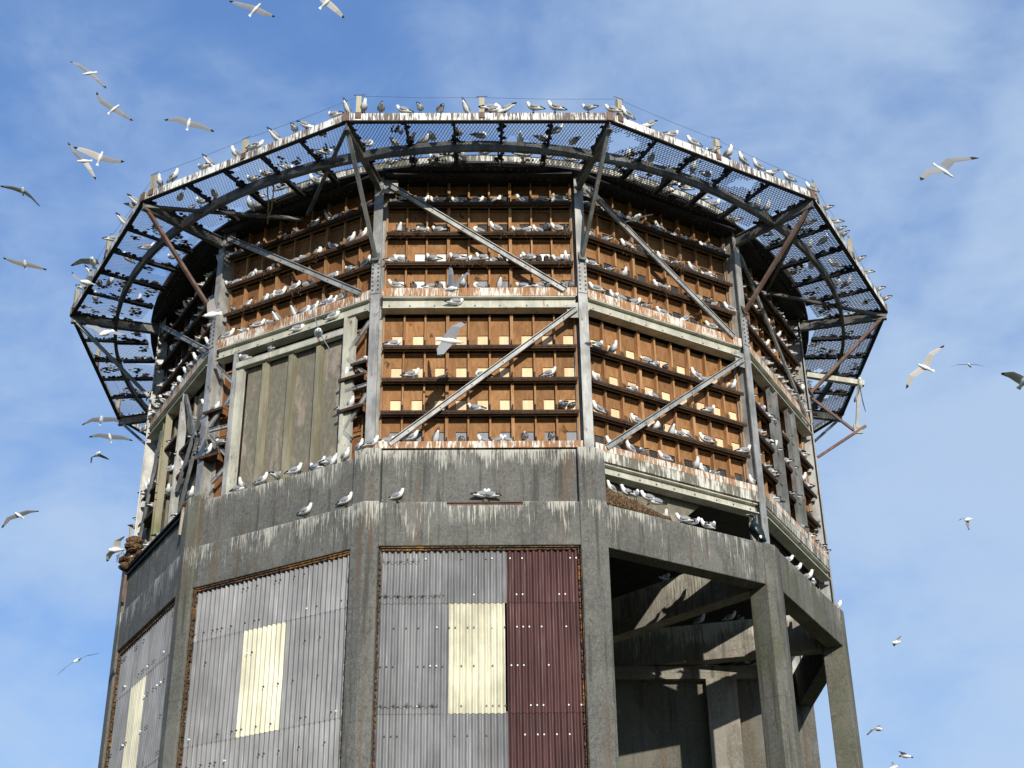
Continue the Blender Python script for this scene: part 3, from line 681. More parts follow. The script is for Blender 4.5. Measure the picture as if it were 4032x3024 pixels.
for k in range(-4, 5):
    rnd = random.Random(40 + k)
    for (uo, ui) in JU:
        mb = MB(); mb.bar((uo, -AO + 0.03, 19.815), (uo * 0.96, -9.3, 19.815), 0.05, 0.07); mb.bar((ui * 1.03 + 0.025, -9.28, 19.815), (ui + 0.025, -8.45, 19.815), 0.03, 0.07); mb.bar((ui * 1.03 - 0.05, -9.28, 19.815), (ui - 0.05, -8.45, 19.815), 0.03, 0.07)
        mb.build('joist', 'black', walk, k * A30)
    mb = MB()
    for (uo, ui) in JU: ragged(mb, (uo, -AO + 0.1, 19.87), (ui, -8.5, 19.87), rnd, 0, 26)
    for s_ in (-1, 1): ragged(mb, (s_ * HS * 0.985, -AO + 0.1, 19.87), (s_ * HS * 0.83, -8.6, 19.87), rnd, 0, 26)
    for i in range({0: 3, 1: 3, -1: 3}.get(k, 6)):        # a few big old nests that show black against the sky
        uo, ui = rnd.choice(JU); t = rnd.random(); cx = uo + (ui - uo) * t; cy = -AO + 0.1 + t * 1.4
        for q_ in range(6): flake(mb, cx + rnd.gauss(0, .045), cy + rnd.gauss(0, .045), 19.885 + rnd.uniform(-.01, .03), rnd.uniform(.04, .085), rnd, 0)
    tag(mb.build('caked_debris', 'black', walk, k * A30), kind='stuff')
    mb = MB()
    for i in range({0: 5, 1: 8, -1: 10}.get(k, 20)):      # guano filling single diamonds of the mesh in patches
        a_ = rnd.uniform(8.6, AO - 0.15); u_ = rnd.uniform(-1, 1) * a_ * 0.25; rr = rnd.uniform(.06, .17); mt = rnd.choice((0, 1, 1))
        for q_ in range(int(rr * 130)):
            du, da = rnd.gauss(0, rr * .6), rnd.gauss(0, rr * .6); uu = round((u_ + du) / 0.035) * 0.035; aa = round((a_ + da) / 0.075) * 0.075
            if aa > AO - 0.1: continue
            mb.prism([(uu - .028, -aa), (uu, -aa - .055), (uu + .028, -aa), (uu, -aa + .055)], 19.872, 19.879, mt)
    tag(mb.build('guano_clumps', ['clump', 'slab'], walk, k * A30), kind='stuff')
HOLES = {0: [(-0.9, 8.95, .28), (0.0, 8.95, .42), (0.9, 9.0, .40), (-0.45, 8.85, .2), (0.5, 8.9, .35), (1.35, 8.95, .25), (0.3, 9.1, .2)],
         1: [(-2.05, 9.55, .30), (-1.0, 9.1, .22), (0.05, 9.0, .40), (0.75, 8.95, .36), (1.15, 9.75, .16), (0.95, 9.6, .14), (-0.6, 9.2, .12)],
         -1: [(0.62, 8.95, .34), (0.95, 9.1, .28), (-0.35, 9.95, .14), (0.25, 8.75, .18), (-1.2, 8.7, .12), (1.25, 8.75, .2)],
         -2: [(1.3, 9.7, .12), (1.5, 9.5, .16), (0.85, 8.85, .26), (0.1, 8.8, .17), (1.9, 8.8, .2)],
         -3: [(0.3, 8.75, .2)], 2: [(-0.2, 9.0, .1)], 3: [(1.0, 9.1, .25), (0.6, 8.9, .3), (1.6, 9.4, .2)]}
def mesh_bay(k, ua, ub, inner):
    """expanded metal: zigzag strands between two joists, long diamonds pointing outwards"""
    rnd = random.Random(k * 31 + int(ua[0] * 10) + inner)
    dw, dh = 0.070, 0.150; hw_, hh = 0.0038, 0.0028
    a0, a1 = (8.47, 9.36) if inner else (9.36, AO - 0.03)
    holes = [(hu, ha, hr) for hu, ha, hr in HOLES.get(k, [])]
    mb = MB(); vs = []; fs = []
    def edge(lim, a): t = (a - 8.47) / (AO - 8.47); return lim[1] + (lim[0] - lim[1]) * t
    ni = int((max(ub) - min(ua)) / dw) + 4; nj = int((a1 - a0) / (dh / 2)) + 1
    u_base = round(min(ua) / dw) * dw - dw
    for i in range(ni * 2):
        for j in range(nj):
            u0_ = u_base + i * dw / 2; aa = a0 + j * dh / 2
            sgn = 1 if (i + j) % 2 == 0 else -1
            p = (u0_ if sgn > 0 else u0_ + dw / 2, aa); q = (u0_ + dw / 2 if sgn > 0 else u0_, aa + dh / 2)
            mu, ma = (p[0] + q[0]) / 2, (p[1] + q[1]) / 2
            if ma > a1 or mu < edge(ua, ma) or mu > edge(ub, ma): continue
            if inner and mu * mu + ma * ma < 8.50 ** 2: continue
            sk = False
            for hu, ha, hr in holes:
                dx, dy = mu - hu, ma - ha; ang = math.atan2(dy, dx)
                if math.hypot(dx, dy) < hr * (1 + 0.25 * math.sin(3 * ang + hu * 9) + 0.12 * math.sin(7 * ang)): sk = True; break
            if sk: continue
            zz = 19.875 + 0.012 * math.sin(mu * 5 + ma * 3) ; tw = 0.003
            dx, dy = q[0] - p[0], q[1] - p[1]; L = math.hypot(dx, dy); nx, ny = -dy / L * hw_, dx / L * hw_
            b = len(vs)
            for (pu, pa) in (p, q):
                vs += [(pu - nx, -(pa - ny), zz - hh - tw), (pu + nx, -(pa + ny), zz - hh + tw), (pu + nx, -(pa + ny), zz + hh + tw), (pu - nx, -(pa - ny), zz + hh - tw)]
            fs += [(b, b + 1, b + 5, b + 4), (b + 1, b + 2, b + 6, b + 5), (b + 2, b + 3, b + 7, b + 6), (b + 3, b, b + 4, b + 7)]
    if not fs: return
    mb.add(vs, fs); mb.build('mesh_panel', 'mesh', walk, k * A30)
for k in range(-4, 5):
    lims = [(-HS + 0.08, -HS * 0.813 + 0.05)] + JU + [(HS - 0.08, HS * 0.813 - 0.05)]
    for i in range(5):
        for inner in (0, 1): mesh_bay(k, lims[i], lims[i + 1], inner)

# broken bracket at the right edge
br = tag(empty('broken_bracket', (8.05, -2.1, 16.1)), 'broken rusty steel bracket frame jutting out beyond the right edge of the tower', 'bracket')
def bp(x, z): return (x - 8.05, 0, z - 16.1)
for nm, p, q, w_, mt in (('arm', (8.04, 18.35), (9.43, 18.10), 0.13, 'pale'), ('post', (9.30, 18.10), (9.10, 16.86), 0.075, 'galv_dark'), ('diagonal', (8.06, 17.73), (9.02, 16.80), 0.06, 'rust'), ('lower_arm', (8.06, 16.09), (9.32, 16.93), 0.06, 'rust')):
    mb = MB(); mb.bar(bp(*p), bp(*q), w_, w_ * 0.9, (0, 1, 0)); mb.build(nm, mt, br)
mb = MB(); mb.box(0.97, 1.17, -0.02, 0.02, 0.62, 0.86); mb.build('gusset_plate', 'galv_dark', br)
# rope loop hanging from the left walkway
rp = tag(empty('rope_loop', (-4.55, -8.35, 19.7)), 'frayed pale rope looped over the walkway ring on the left side', 'rope')
mb = MB(); mb.tube([(-0.03, -0.05, 0.15), (0.0, 0.3, -0.05), (-0.05, 0.9, -0.1), (-0.12, 1.3, -0.12)], 0.014, 6); mb.tube([(0.16, 0.02, 0.15), (0.1, 0.5, -0.08), (0.0, 1.0, -0.12), (-0.12, 1.3, -0.12), (-0.13, 1.42, -0.2)], 0.014, 6); mb.build('rope_strand', 'rope', rp)

# wooden posts on the rim and the wires between them
ORD = ['first', 'second', 'third', 'fourth', 'fifth', 'sixth', 'seventh', 'eighth', 'ninth', 'tenth', 'eleventh', 'twelfth', 'thirteenth', 'fourteenth', 'fifteenth']
posts = []
for k in range(-3, 4):
    for u in (-2.45, 0.08): posts.append((k, u))
tops = []; vis = 0
side_word = {-3: 'back left', -2: 'far left', -1: 'left', 0: 'front', 1: 'right', 2: 'far right', 3: 'back right'}
for i, (k, u) in enumerate(posts):
    base = world(k, AO - 0.06, u, 19.86)
    if k == 3 and u > 0: continue
    r_ = tag(empty('timber_post', base, k * A30 + random.uniform(-.05, .05)), 'grey timber post in rusty socket, %s of the %s rim edge' % ('left end' if u < 0 else 'middle', side_word[k]), 'post', 'timber posts standing on the walkway rim')
    h = random.uniform(0.52, 0.60)
    mb = MB(); mb.box(-0.055, 0.0, -0.075, 0.015, 0.0, h); mb.box(0.002, 0.05, -0.075, 0.015, 0.0, h - 0.008); mb.build('post', 'post', r_)
    mb = MB(); mb.box(-0.065, 0.06, -0.085, 0.02, 0.0, 0.15); mb.build('socket', 'rust', r_)
    mb = MB(); mb.tube([(0, -0.03, h - 0.02), (0, -0.03, h + 0.06)], 0.006, 5); mb.tube([(-0.12, -0.03, h + 0.055), (0.12, -0.03, h + 0.065)], 0.008, 5); mb.build('wire_holder', 'wire', r_)
    tops.append((k, u, base + Vector((0, 0, h + 0.055))))
for i in range(len(tops) - 1):
    p, q = tops[i][2], tops[i + 1][2]; mid = (p + q) / 2 - Vector((0, 0, 0.02))
    mb = MB(); mb.tube([p - p, mid - p, q - p], 0.0035, 5)
    o = mb.build('wire', 'wire', None, 0, p)
    tag(o, 'thin wire strung from the %s post to the next along the %s rim' % ('corner' if tops[i][1] < 0 else 'middle', side_word[tops[i][0]]), 'wire', 'thin wires strung between the rim posts')

# ------------------------------------------------------------------ nests
def blob(mb, c, sx, sy, sz, rnd, n=10, m_=6, mi=0, flat=True):
    vs = []; ph = rnd.uniform(0, 9)
    for j in range(m_ + 1):
        t = math.pi * j / m_
        for i in range(n):
            a_ = 2 * math.pi * i / n; rr = 1 + 0.16 * math.sin(3 * a_ + ph + j) + rnd.uniform(-.12, .12)
            z_ = math.cos(t) * sz
            vs.append((c[0] + sx * rr * math.sin(t) * math.cos(a_), c[1] + sy * rr * math.sin(t) * math.sin(a_), c[2] + (max(z_, -sz * 0.4) if flat else z_)))
    mb.add(vs, [(j * n + i, j * n + (i + 1) % n, (j + 1) * n + (i + 1) % n, (j + 1) * n + i) for j in range(m_) for i in range(n)], mi, False)
def straws(mb, c, r, n, rnd, L=0.12):
    for i in range(n):
        a_ = rnd.uniform(0, 6.28); p = Vector(c) + Vector((math.cos(a_) * r, math.sin(a_) * r * 0.6 - 0.02, rnd.uniform(-.03, .03)))
        q = p + Vector((rnd.gauss(0, .06), rnd.uniform(-.06, .0), -rnd.uniform(0.02, L)))
        mb.bar(p, q, 0.006, 0.006, (1, 0.2, 0))
rnd = random.Random(11)
mound = tag(empty('nest_mound', world(1, 8.0, -1.1, 12.14), A30), 'long brown heap of old nest material on the right concrete beam', 'nest')
mb = MB()
for i in range(16):
    x = -0.72 + i * 0.092; h = 0.34 * (1 - i / 17) + 0.05
    blob(mb, (x, -0.02 + rnd.uniform(-.03, .03), h * 0.35), 0.13, 0.14, h * 0.75, rnd)
straws(mb, (-0.3, -0.1, 0.12), 0.35, 60, rnd); mb.build('nest_heap', 'nest', mound)
mound2 = tag(empty('nest_mound', world(-2, 8.12, -1.85, 13.18), -2 * A30), 'tall brown nest pile on the outer end of the far left parapet', 'nest')
mb = MB()
for i in range(14): blob(mb, (rnd.uniform(-.12, .35), rnd.uniform(-.1, .06), i * 0.045), 0.22 - i * 0.006, 0.17, 0.12, rnd)
for i in range(6): blob(mb, (0.3 + i * 0.12, -0.02, 0.04), 0.12, 0.10, 0.16 - i * 0.015, rnd)
straws(mb, (0.0, -0.1, 0.3), 0.25, 40, rnd); mb.build('nest_heap', 'nest', mound2)
mb = MB(); mb.bar((0.12, -0.12, 0.95), (0.35, -0.1, 0.3), 0.03, 0.05, (0, 1, 0)); mb.build('pale_lath', 'post', mound2)
nests = [(0, 7.86, -1.30, 18.55, 'second box, second row of the front upper wall'), (0, 7.86, -0.43, 17.79, 'fourth box, third row of the front upper wall'), (0, 7.86, 0.0, 17.79, 'fifth box, third row of the front upper wall'),
         (0, 7.86, 0.44, 18.55, 'sixth box, second row of the front upper wall'), (0, 7.86, -1.30, 19.33, 'second box, top row of the front upper wall'), (0, 7.86, 0.44, 19.33, 'sixth box, top row of the front upper wall'), (0, 7.86, 0.88, 18.55, 'seventh box, second row of the front upper wall'),
         (1, 7.86, -0.88, 18.55, 'third box, second row of the right upper wall'), (-1, 8.02, 2.12, 13.30, 'corner of the left parapet beside the front column'), (-2, 8.1, 1.95, 13.2, 'upper end of the far left parapet')]
for (k, r, c) in ((0, 2, 1), (0, 3, 7), (0, 3, 9), (0, 1, 8), (0, 4, 4), (0, 2, 9), (1, 1, 2), (1, 2, 6), (1, 3, 5), (1, 3, 7), (1, 4, 2), (1, 1, 7), (-1, 1, 8), (-1, 2, 3), (-1, 3, 2), (-1, 3, 5), (-1, 2, 6), (-1, 4, 4)):
    nests.append((k, 7.85, (UE[c - 1] + UE[c]) / 2 + 0.02, UPZ[r - 1], '%s box, %s row of the %s upper wall' % (ORD[c - 1], {1: 'top', 2: 'second', 3: 'third', 4: 'bottom'}[r], {0: 'front', 1: 'right', -1: 'left'}[k])))
for (k, a_, u, z, lb) in nests:
    r_ = tag(empty('nest', world(k, a_, u, z), k * A30), 'straggly brown nest in the ' + lb if 'box' in lb else 'dark matted nest at the ' + lb, 'nest', 'nests of dry grass')
    mb = MB(); big = 'corner' in lb or 'end' in lb
    blob(mb, (0, -0.03, 0.02), 0.15, 0.11, 0.05 if not big else 0.09, rnd); straws(mb, (0, -0.06, 0.0), 0.11, 26, rnd, 0.16); mb.build('nest_cup', 'nest', r_)

# ------------------------------------------------------------------ where the birds sit (face, row or height, distance along the face)
BOX_BIRDS = [(0,1,-1.8,'L','t'),(0,1,-1.4,'L','s'),(0,1,-1.27,'R','t'),(0,1,-0.91,'L','t'),(0,1,-0.46,'L','t'),(0,1,-0.06,'R','t'),(0,1,0.33,'R','t'),(0,1,0.94,'L','t'),(0,1,1.31,'L','t'),(0,1,1.42,'R','t'),(0,1,1.74,'L','s'),(0,2,-1.71,'B','d'),(0,2,-1.41,'R','t'),(0,2,-1.25,'R','t'),(0,2,-0.86,'L','s'),(0,2,-0.0,'L','p'),(0,2,0.37,'L','s'),(0,2,0.85,'L','t'),(0,2,0.98,'R','p'),(0,2,1.28,'L','t'),(0,2,1.4,'B','s'),(0,2,1.69,'L','s'),(0,2,1.85,'B','p'),(0,3,-1.82,'R','t'),(0,3,-1.68,'L','t'),(0,3,-0.99,'L','s'),(0,3,-0.48,'L','s'),(0,3,-0.37,'R','t'),(0,3,-0.09,'L','t'),(0,3,0.04,'L','s'),(0,3,0.33,'R','t'),(0,3,0.45,'B','t'),(0,3,0.91,'B','t'),(0,3,1.0,'L','s'),(0,3,1.26,'B','p'),(0,3,1.39,'B','p'),(0,3,1.69,'L','t'),(0,3,1.84,'F','s'),(0,4,-1.74,'L','s'),(0,4,-1.37,'B','p'),(0,4,-1.0,'R','t'),(0,4,-0.84,'B','p'),(0,4,-0.35,'F','s'),(0,4,-0.0,'L','p'),(0,4,0.42,'B','d'),(0,4,0.92,'L','t'),(0,4,1.28,'R','t'),(0,4,1.42,'B','t'),(0,4,1.75,'B','t'),(0,4,1.85,'B','t'),(0,5,-1.75,'R','t'),(0,6,-1.38,'R','s'),(0,6,0.05,'L','p'),(0,6,1.4,'R','s'),(0,7,-0.08,'L','t'),(0,7,1.67,'B','s'),(0,7,1.84,'B','s'),(0,8,-1.81,'R','t'),(0,8,-1.35,'R','s'),(0,8,-0.86,'B','d'),(0,8,-0.35,'B','t'),(0,8,0.09,'L','t'),(0,8,0.37,'R','t'),(0,8,0.5,'L','t'),(0,8,0.89,'B','s'),(0,8,1.41,'B','s'),(1,1,-1.83,'L','t'),(1,1,-1.69,'L','t'),(1,1,-1.28,'L','t'),(1,1,-0.94,'L','p'),(1,1,-0.76,'L','t'),(1,1,-0.04,'L','t'),(1,1,0.14,'L','s'),(1,1,0.53,'R','t'),(1,1,0.91,'L','p'),(1,1,1.37,'L','t'),(1,1,1.56,'R','p'),(1,1,1.84,'R','t'),(1,2,-1.77,'L','p'),(1,2,-1.38,'B','t'),(1,2,-0.81,'L','s'),(1,2,-0.38,'L','p'),(1,2,-0.05,'L','t'),(1,2,0.13,'L','s'),(1,2,0.47,'B','t'),(1,2,0.98,'L','s'),(1,2,1.35,'L','t'),(1,2,1.51,'L','p'),(1,3,-1.76,'L','s'),(1,3,-1.32,'B','t'),(1,3,-0.95,'F','t'),(1,3,-0.03,'L','t'),(1,3,0.13,'R','t'),(1,3,1.02,'L','s'),(1,3,1.29,'B','t'),(1,3,1.45,'R','t'),(1,3,1.95,'L','s'),(1,4,-1.72,'L','s'),(1,4,-1.28,'L','t'),(1,4,-1.15,'L','p'),(1,4,-0.79,'R','t'),(1,4,-0.48,'B','t'),(1,4,-0.01,'L','t'),(1,4,0.57,'L','d'),(1,4,1.33,'L','s'),(1,5,-1.71,'R','s'),(1,5,-1.36,'F','s'),(1,5,-0.47,'L','s'),(1,5,-0.31,'R','t'),(1,5,-0.04,'B','t'),(1,5,0.81,'L','s'),(1,5,0.99,'L','p'),(1,5,1.76,'F','s'),(1,6,-1.78,'L','t'),(1,6,-0.92,'R','t'),(1,6,-0.36,'L','p'),(1,6,1.07,'R','s'),(1,7,-1.79,'L','s'),(1,7,-0.82,'L','s'),(1,7,-0.4,'F','p'),(1,7,-0.23,'B','p'),(1,7,0.05,'B','d'),(1,7,0.23,'L','t'),(1,7,0.44,'L','p'),(1,7,0.94,'L','s'),(1,7,1.93,'R','s'),(1,8,-1.51,'L','s'),(1,8,-1.09,'L','s'),(1,8,-0.79,'B','s'),(1,8,-0.23,'L','s'),(1,8,0.54,'F','s'),(1,8,0.69,'L','p'),(1,8,1.01,'B','t'),(1,8,2.08,'L','s'),(-1,1,0.74,'B','d'),(-1,1,0.95,'R','t'),(-1,1,1.26,'L','p'),(-1,1,1.81,'L','t'),(-1,1,-0.15,'B','t'),(-1,1,0.3,'R','s'),(-1,1,-0.49,'L','p'),(-1,1,-1.35,'R','t'),(-1,1,-2.02,'L','p'),(-1,1,-1.82,'R','p'),(-1,2,-1.91,'L','t'),(-1,2,-1.74,'R','t'),(-1,2,-1.34,'R','s'),(-1,2,-1.07,'L','t'),(-1,2,-0.85,'R','t'),(-1,2,-0.13,'R','t'),(-1,2,0.06,'R','t'),(-1,2,0.46,'R','p'),(-1,2,0.87,'L','s'),(-1,2,1.3,'R','s'),(-1,2,1.65,'R','s'),(-1,3,-1.75,'B','t'),(-1,3,-1.42,'L','d'),(-1,3,-0.9,'R','p'),(-1,3,-0.8,'R','t'),(-1,3,-0.52,'R','s'),(-1,3,-0.09,'R','s'),(-1,3,0.27,'R','p'),(-1,3,0.92,'R','p'),(-1,3,1.34,'L','s'),(-1,3,1.76,'R','s'),(-1,4,-1.84,'R','s'),(-1,4,-1.36,'B','t'),(-1,4,-0.99,'R','s'),(-1,4,-0.67,'L','p'),(-1,4,-0.48,'B','d'),(-1,4,-0.01,'B','d'),(-1,4,0.28,'R','p'),(-1,4,0.5,'R','t'),(-1,4,0.79,'R','s'),(-1,4,0.93,'R','t'),(-1,4,1.23,'R','s')]
PLACES = ['front walkway rim', 'right walkway rim', 'left walkway rim', 'far left walkway rim', 'far right walkway rim', 'left concrete parapet', 'right concrete ring beam', 'nest mound under right wall', 'far right concrete ring beam', 'rusty angle on the front concrete wall', 'ledge on the left concrete wall', 'front steel girder', 'left steel girder', 'door head rail', 'bracket shelf right of metal door', 'bracket shelf left of metal door']
FREE_BIRDS = [(0,10.09,-2.68,20.0,'B','d',0),(0,10.09,-2.35,20.0,'F','s',0),(0,10.09,-1.99,20.0,'B','s',0),(0,10.09,-1.54,20.0,'L','t',0),(0,10.09,-1.19,20.0,'B','s',0),(0,10.09,-0.78,20.0,'B','p',0),(0,10.09,-0.24,20.0,'B','d',0),(0,10.09,0.23,20.0,'R','s',0),(0,10.09,0.33,20.0,'R','p',0),(0,10.09,0.57,20.0,'L','d',0),(0,10.09,1.15,20.0,'L','s',0),(0,10.09,1.59,20.0,'L','s',0),(0,10.09,2.27,20.0,'L','s',0),(0,10.09,2.76,20.0,'L','t',0),(1,10.09,-2.26,20.0,'L','s',1),(1,10.09,-1.69,20.0,'L','d',1),(1,10.09,-1.12,20.0,'R','t',1),(1,10.09,-0.57,20.0,'L','t',1),(1,10.09,-0.06,20.0,'B','t',1),(1,10.09,0.36,20.0,'F','s',1),(1,10.09,0.77,20.0,'L','s',1),(1,10.09,1.18,20.0,'L','s',1),(1,10.09,1.57,20.0,'L','d',1),(1,10.09,2.05,20.0,'L','s',1),(1,10.09,2.68,20.0,'L','t',1),(-1,10.09,2.41,20.0,'L','t',2),(-1,10.09,1.69,20.0,'R','d',2),(-1,10.09,1.39,20.0,'B','s',2),(-1,10.09,0.91,20.0,'B','d',2),(-1,10.09,0.39,20.0,'R','t',2),(-1,10.09,0.26,20.0,'L','t',2),(-1,10.09,-0.14,20.0,'F','t',2),(-1,10.09,-0.85,20.0,'B','d',2),(-1,10.09,-1.04,20.0,'L','t',2),(-1,10.09,-1.86,20.0,'R','s',2),(-1,10.09,-2.24,20.0,'F','s',2),(-2,10.09,2.19,20.0,'L','d',3),(-2,10.09,2.04,20.0,'L','p',3),(-2,10.09,1.32,20.0,'L','d',3),(-2,10.09,0.5,20.0,'F','s',3),(-2,10.09,-1.11,20.0,'L','d',3),(-2,10.09,-1.78,20.0,'F','t',3),(2,10.09,-1.87,20.0,'F','t',4),(2,10.09,-1.28,20.0,'F','t',4),(2,10.09,-0.93,20.0,'F','t',4),(2,10.09,-0.58,20.0,'F','s',4),(2,10.09,0.52,20.0,'F','t',4),(2,10.09,1.11,20.0,'F','t',4),(2,10.09,2.02,20.0,'F','t',4),(2,10.09,2.62,20.0,'F','s',4),(-1,8.04,1.26,13.17,'R','s',5),(-1,8.04,1.59,13.17,'R','s',5),(-1,8.04,1.92,13.305,'R','s',5),(-1,8.04,2.21,13.305,'R','s',5),(-1,8.04,-0.94,13.17,'F','s',5),(-1,8.04,-0.44,13.17,'R','s',5),(-1,8.04,-0.08,13.17,'B','s',5),(-1,8.04,0.38,13.17,'R','s',5),(-1,8.04,0.9,13.17,'L','t',5),(-1,8.04,1.0,13.17,'R','s',5),(-1,8.04,1.27,13.17,'R','t',5),(-1,8.04,-2.31,13.305,'R','s',5),(-1,8.04,-1.02,13.17,'R','p',5),(1,8.05,0.03,12.14,'L','s',6),(1,8.05,0.24,12.14,'R','s',6),(1,8.05,0.58,12.14,'L','s',6),(1,8.05,0.69,12.14,'R','s',6),(1,8.05,-0.45,12.14,'F','t',6),(1,8.05,-1.69,12.42,'L','s',7),(1,8.05,-1.33,12.42,'L','s',7),(1,8.05,-1.14,12.42,'R','s',7),(1,8.05,-0.81,12.42,'L','s',7),(1,8.05,-0.64,12.42,'L','p',7),(2,8.05,-1.13,12.14,'F','t',8),(2,8.05,-0.55,12.14,'F','t',8),(2,8.05,0.14,12.14,'F','s',8),(2,8.05,0.54,12.14,'R','s',8),(2,8.05,2.06,12.14,'F','t',8),(0,8.17,-1.57,12.13,'R','s',9),(0,8.17,0.05,12.13,'R','s',9),(0,8.17,0.2,12.13,'L','s',9),(-1,8.15,0.78,12.142,'R','s',10),(-1,8.15,1.75,12.142,'R','s',10),(0,8.0,-0.49,16.602,'R','s',11),(-1,8.0,0.18,16.602,'R','s',12),(-1,8.0,1.11,16.602,'R','s',12),(-1,8.0,-1.2,16.342,'L','t',13),(-1,8.0,-0.5,16.342,'L','t',13),(-1,7.95,1.41,15.1,'R','s',14),(-1,7.95,1.45,14.38,'R','s',14),(-1,7.95,1.59,14.38,'R','s',14),(-1,7.9,1.8,15.38,'R','p',14),(-1,7.9,1.9,15.38,'R','t',14),(-1,7.95,-1.95,15.32,'R','t',15),(-1,7.95,-2.05,14.25,'R','s',15),(-1,7.95,-1.67,14.44,'L','t',15)]
WALK_BIRDS = [(-2.35,-9.13),(-1.76,-9.17),(-1.41,-9.26),(-1.12,-9.26),(-0.96,-9.35),(-0.42,-9.44),(0.04,-9.39),(0.88,-9.25),(1.34,-9.29),(1.62,-9.56),(2.0,-9.2),(-1.88,-8.52),(-0.92,-8.61),(-0.32,-8.65),(3.17,-8.72),(3.69,-8.62),(4.64,-8.2),(4.96,-7.99),(3.47,-7.84),(6.24,-6.9),(6.46,-6.73),(7.49,-6.26),(7.67,-5.31),(7.97,-5.55),(7.46,-4.13),(7.89,-4.51),(8.45,-4.57),(8.63,-3.66),(8.92,-3.66),(8.37,-2.72),(5.78,-6.33),(3.05,-8.31),(-6.59,-7.29),(-6.16,-7.07),(-5.82,-7.4),(-4.93,-7.88),(-4.6,-8.14),(-4.13,-8.34),(-3.25,-8.8),(-3.38,-8.13),(-3.57,-7.82),(-5.08,-7.01),(-4.92,-7.01),(-6.44,-6.79),(-6.83,-6.34),(-5.62,-6.51),(-7.71,-5.29),(-6.83,-5.19),(-7.18,-4.98),(-8.23,-4.92),(-8.89,-3.85),(-9.14,-3.86),(-8.53,-3.85),(-9.41,-3.13),(-8.38,-2.99)]
CURB_BIRDS = [(-1.65,-8.46),(-0.65,-8.55),(0.12,-8.64),(0.95,-8.56),(1.04,-8.35),(1.55,-8.49),(1.94,-8.2),(4.34,-7.43),(4.61,-7.16),(5.07,-6.91),(5.31,-6.63),(-5.36,-7.45),(-4.37,-7.23)]
SIDE_BIRDS = [(2,-1.06,19.5),(2,-0.74,19.59),(2,-0.64,19.51),(2,-0.14,19.44),(2,0.36,19.59),(2,0.5,19.51),(2,0.82,19.55),(2,1.02,19.51),(2,1.29,19.52),(2,1.59,19.44),(2,2.03,19.6),(2,2.22,19.5),(2,-1.24,18.75),(2,-0.91,18.73),(2,-0.67,18.73),(2,0.03,18.73),(2,0.29,18.76),(2,0.56,18.8),(2,0.73,18.67),(2,1.05,18.69),(2,1.42,18.66),(2,-1.39,17.94),(2,-1.14,18.02),(2,-0.47,17.98),(2,-0.17,17.99),(2,-0.06,17.84),(2,-0.72,17.3),(2,-0.29,17.25),(2,0.02,17.3),(2,0.32,17.28),(2,0.63,17.31),(2,0.89,17.31),(2,1.53,17.33),(2,0.98,17.97),(2,1.37,18.03),(2,1.91,18.04),(2,1.14,16.92),(2,1.85,17.0),(2,-1.32,15.9),(2,-0.9,15.9),(2,-0.51,15.92),(2,0.14,15.94),(2,0.6,15.97),(2,0.93,15.89),(2,-1.51,15.25),(2,-1.27,15.19),(2,-0.83,15.1),(2,-0.49,15.09),(2,0.11,15.16),(2,0.42,15.2),(2,1.11,15.3),(2,1.12,15.84),(2,1.38,15.83),(2,-1.47,14.44),(2,-1.25,14.41),(2,-0.79,14.38),(2,1.15,15.1),(2,0.42,13.77),(2,0.92,13.83),(2,1.46,13.85),(2,1.82,13.81),(2,2.04,14.45),(2,0.69,14.37),(2,0.2,14.32),(2,-1.39,13.79),(2,2.49,14.5),(-2,1.25,19.43),(-2,0.96,19.18),(-2,-0.45,19.27),(-2,-0.81,19.2),(-2,-1.32,19.27),(-2,-1.71,19.24),(-2,1.28,18.21),(-2,0.87,18.43),(-2,0.4,18.16),(-2,-0.07,18.22),(-2,-0.57,18.33),(-2,-0.84,18.28),(-2,-1.74,18.36),(-2,0.89,17.31),(-2,0.64,17.26),(-2,1.18,16.88),(-2,0.31,17.14),(-2,0.24,17.06),(-2,-0.64,17.24),(-2,-1.33,17.32),(-2,-0.73,16.92),(-2,-2.0,17.26),(-2,-2.66,17.42),(-2,-1.76,16.81),(-2,-1.33,16.98),(-2,-0.84,16.97),(-2,-2.13,18.32),(-2,-0.26,15.93),(-2,-0.53,15.79),(-2,0.32,15.15),(-2,1.13,14.72),(-2,1.34,15.21),(-2,0.78,14.34),(-2,-1.21,15.14),(-2,-1.47,15.07),(-2,-1.23,15.13),(-2,-1.41,14.49),(-2,-2.33,14.53),(-2,-1.28,13.83),(-2,-0.6,13.57),(-2,-1.7,13.71),(-2,-2.0,13.7),(-2,-2.67,14.35),(-2,-2.04,15.11)]

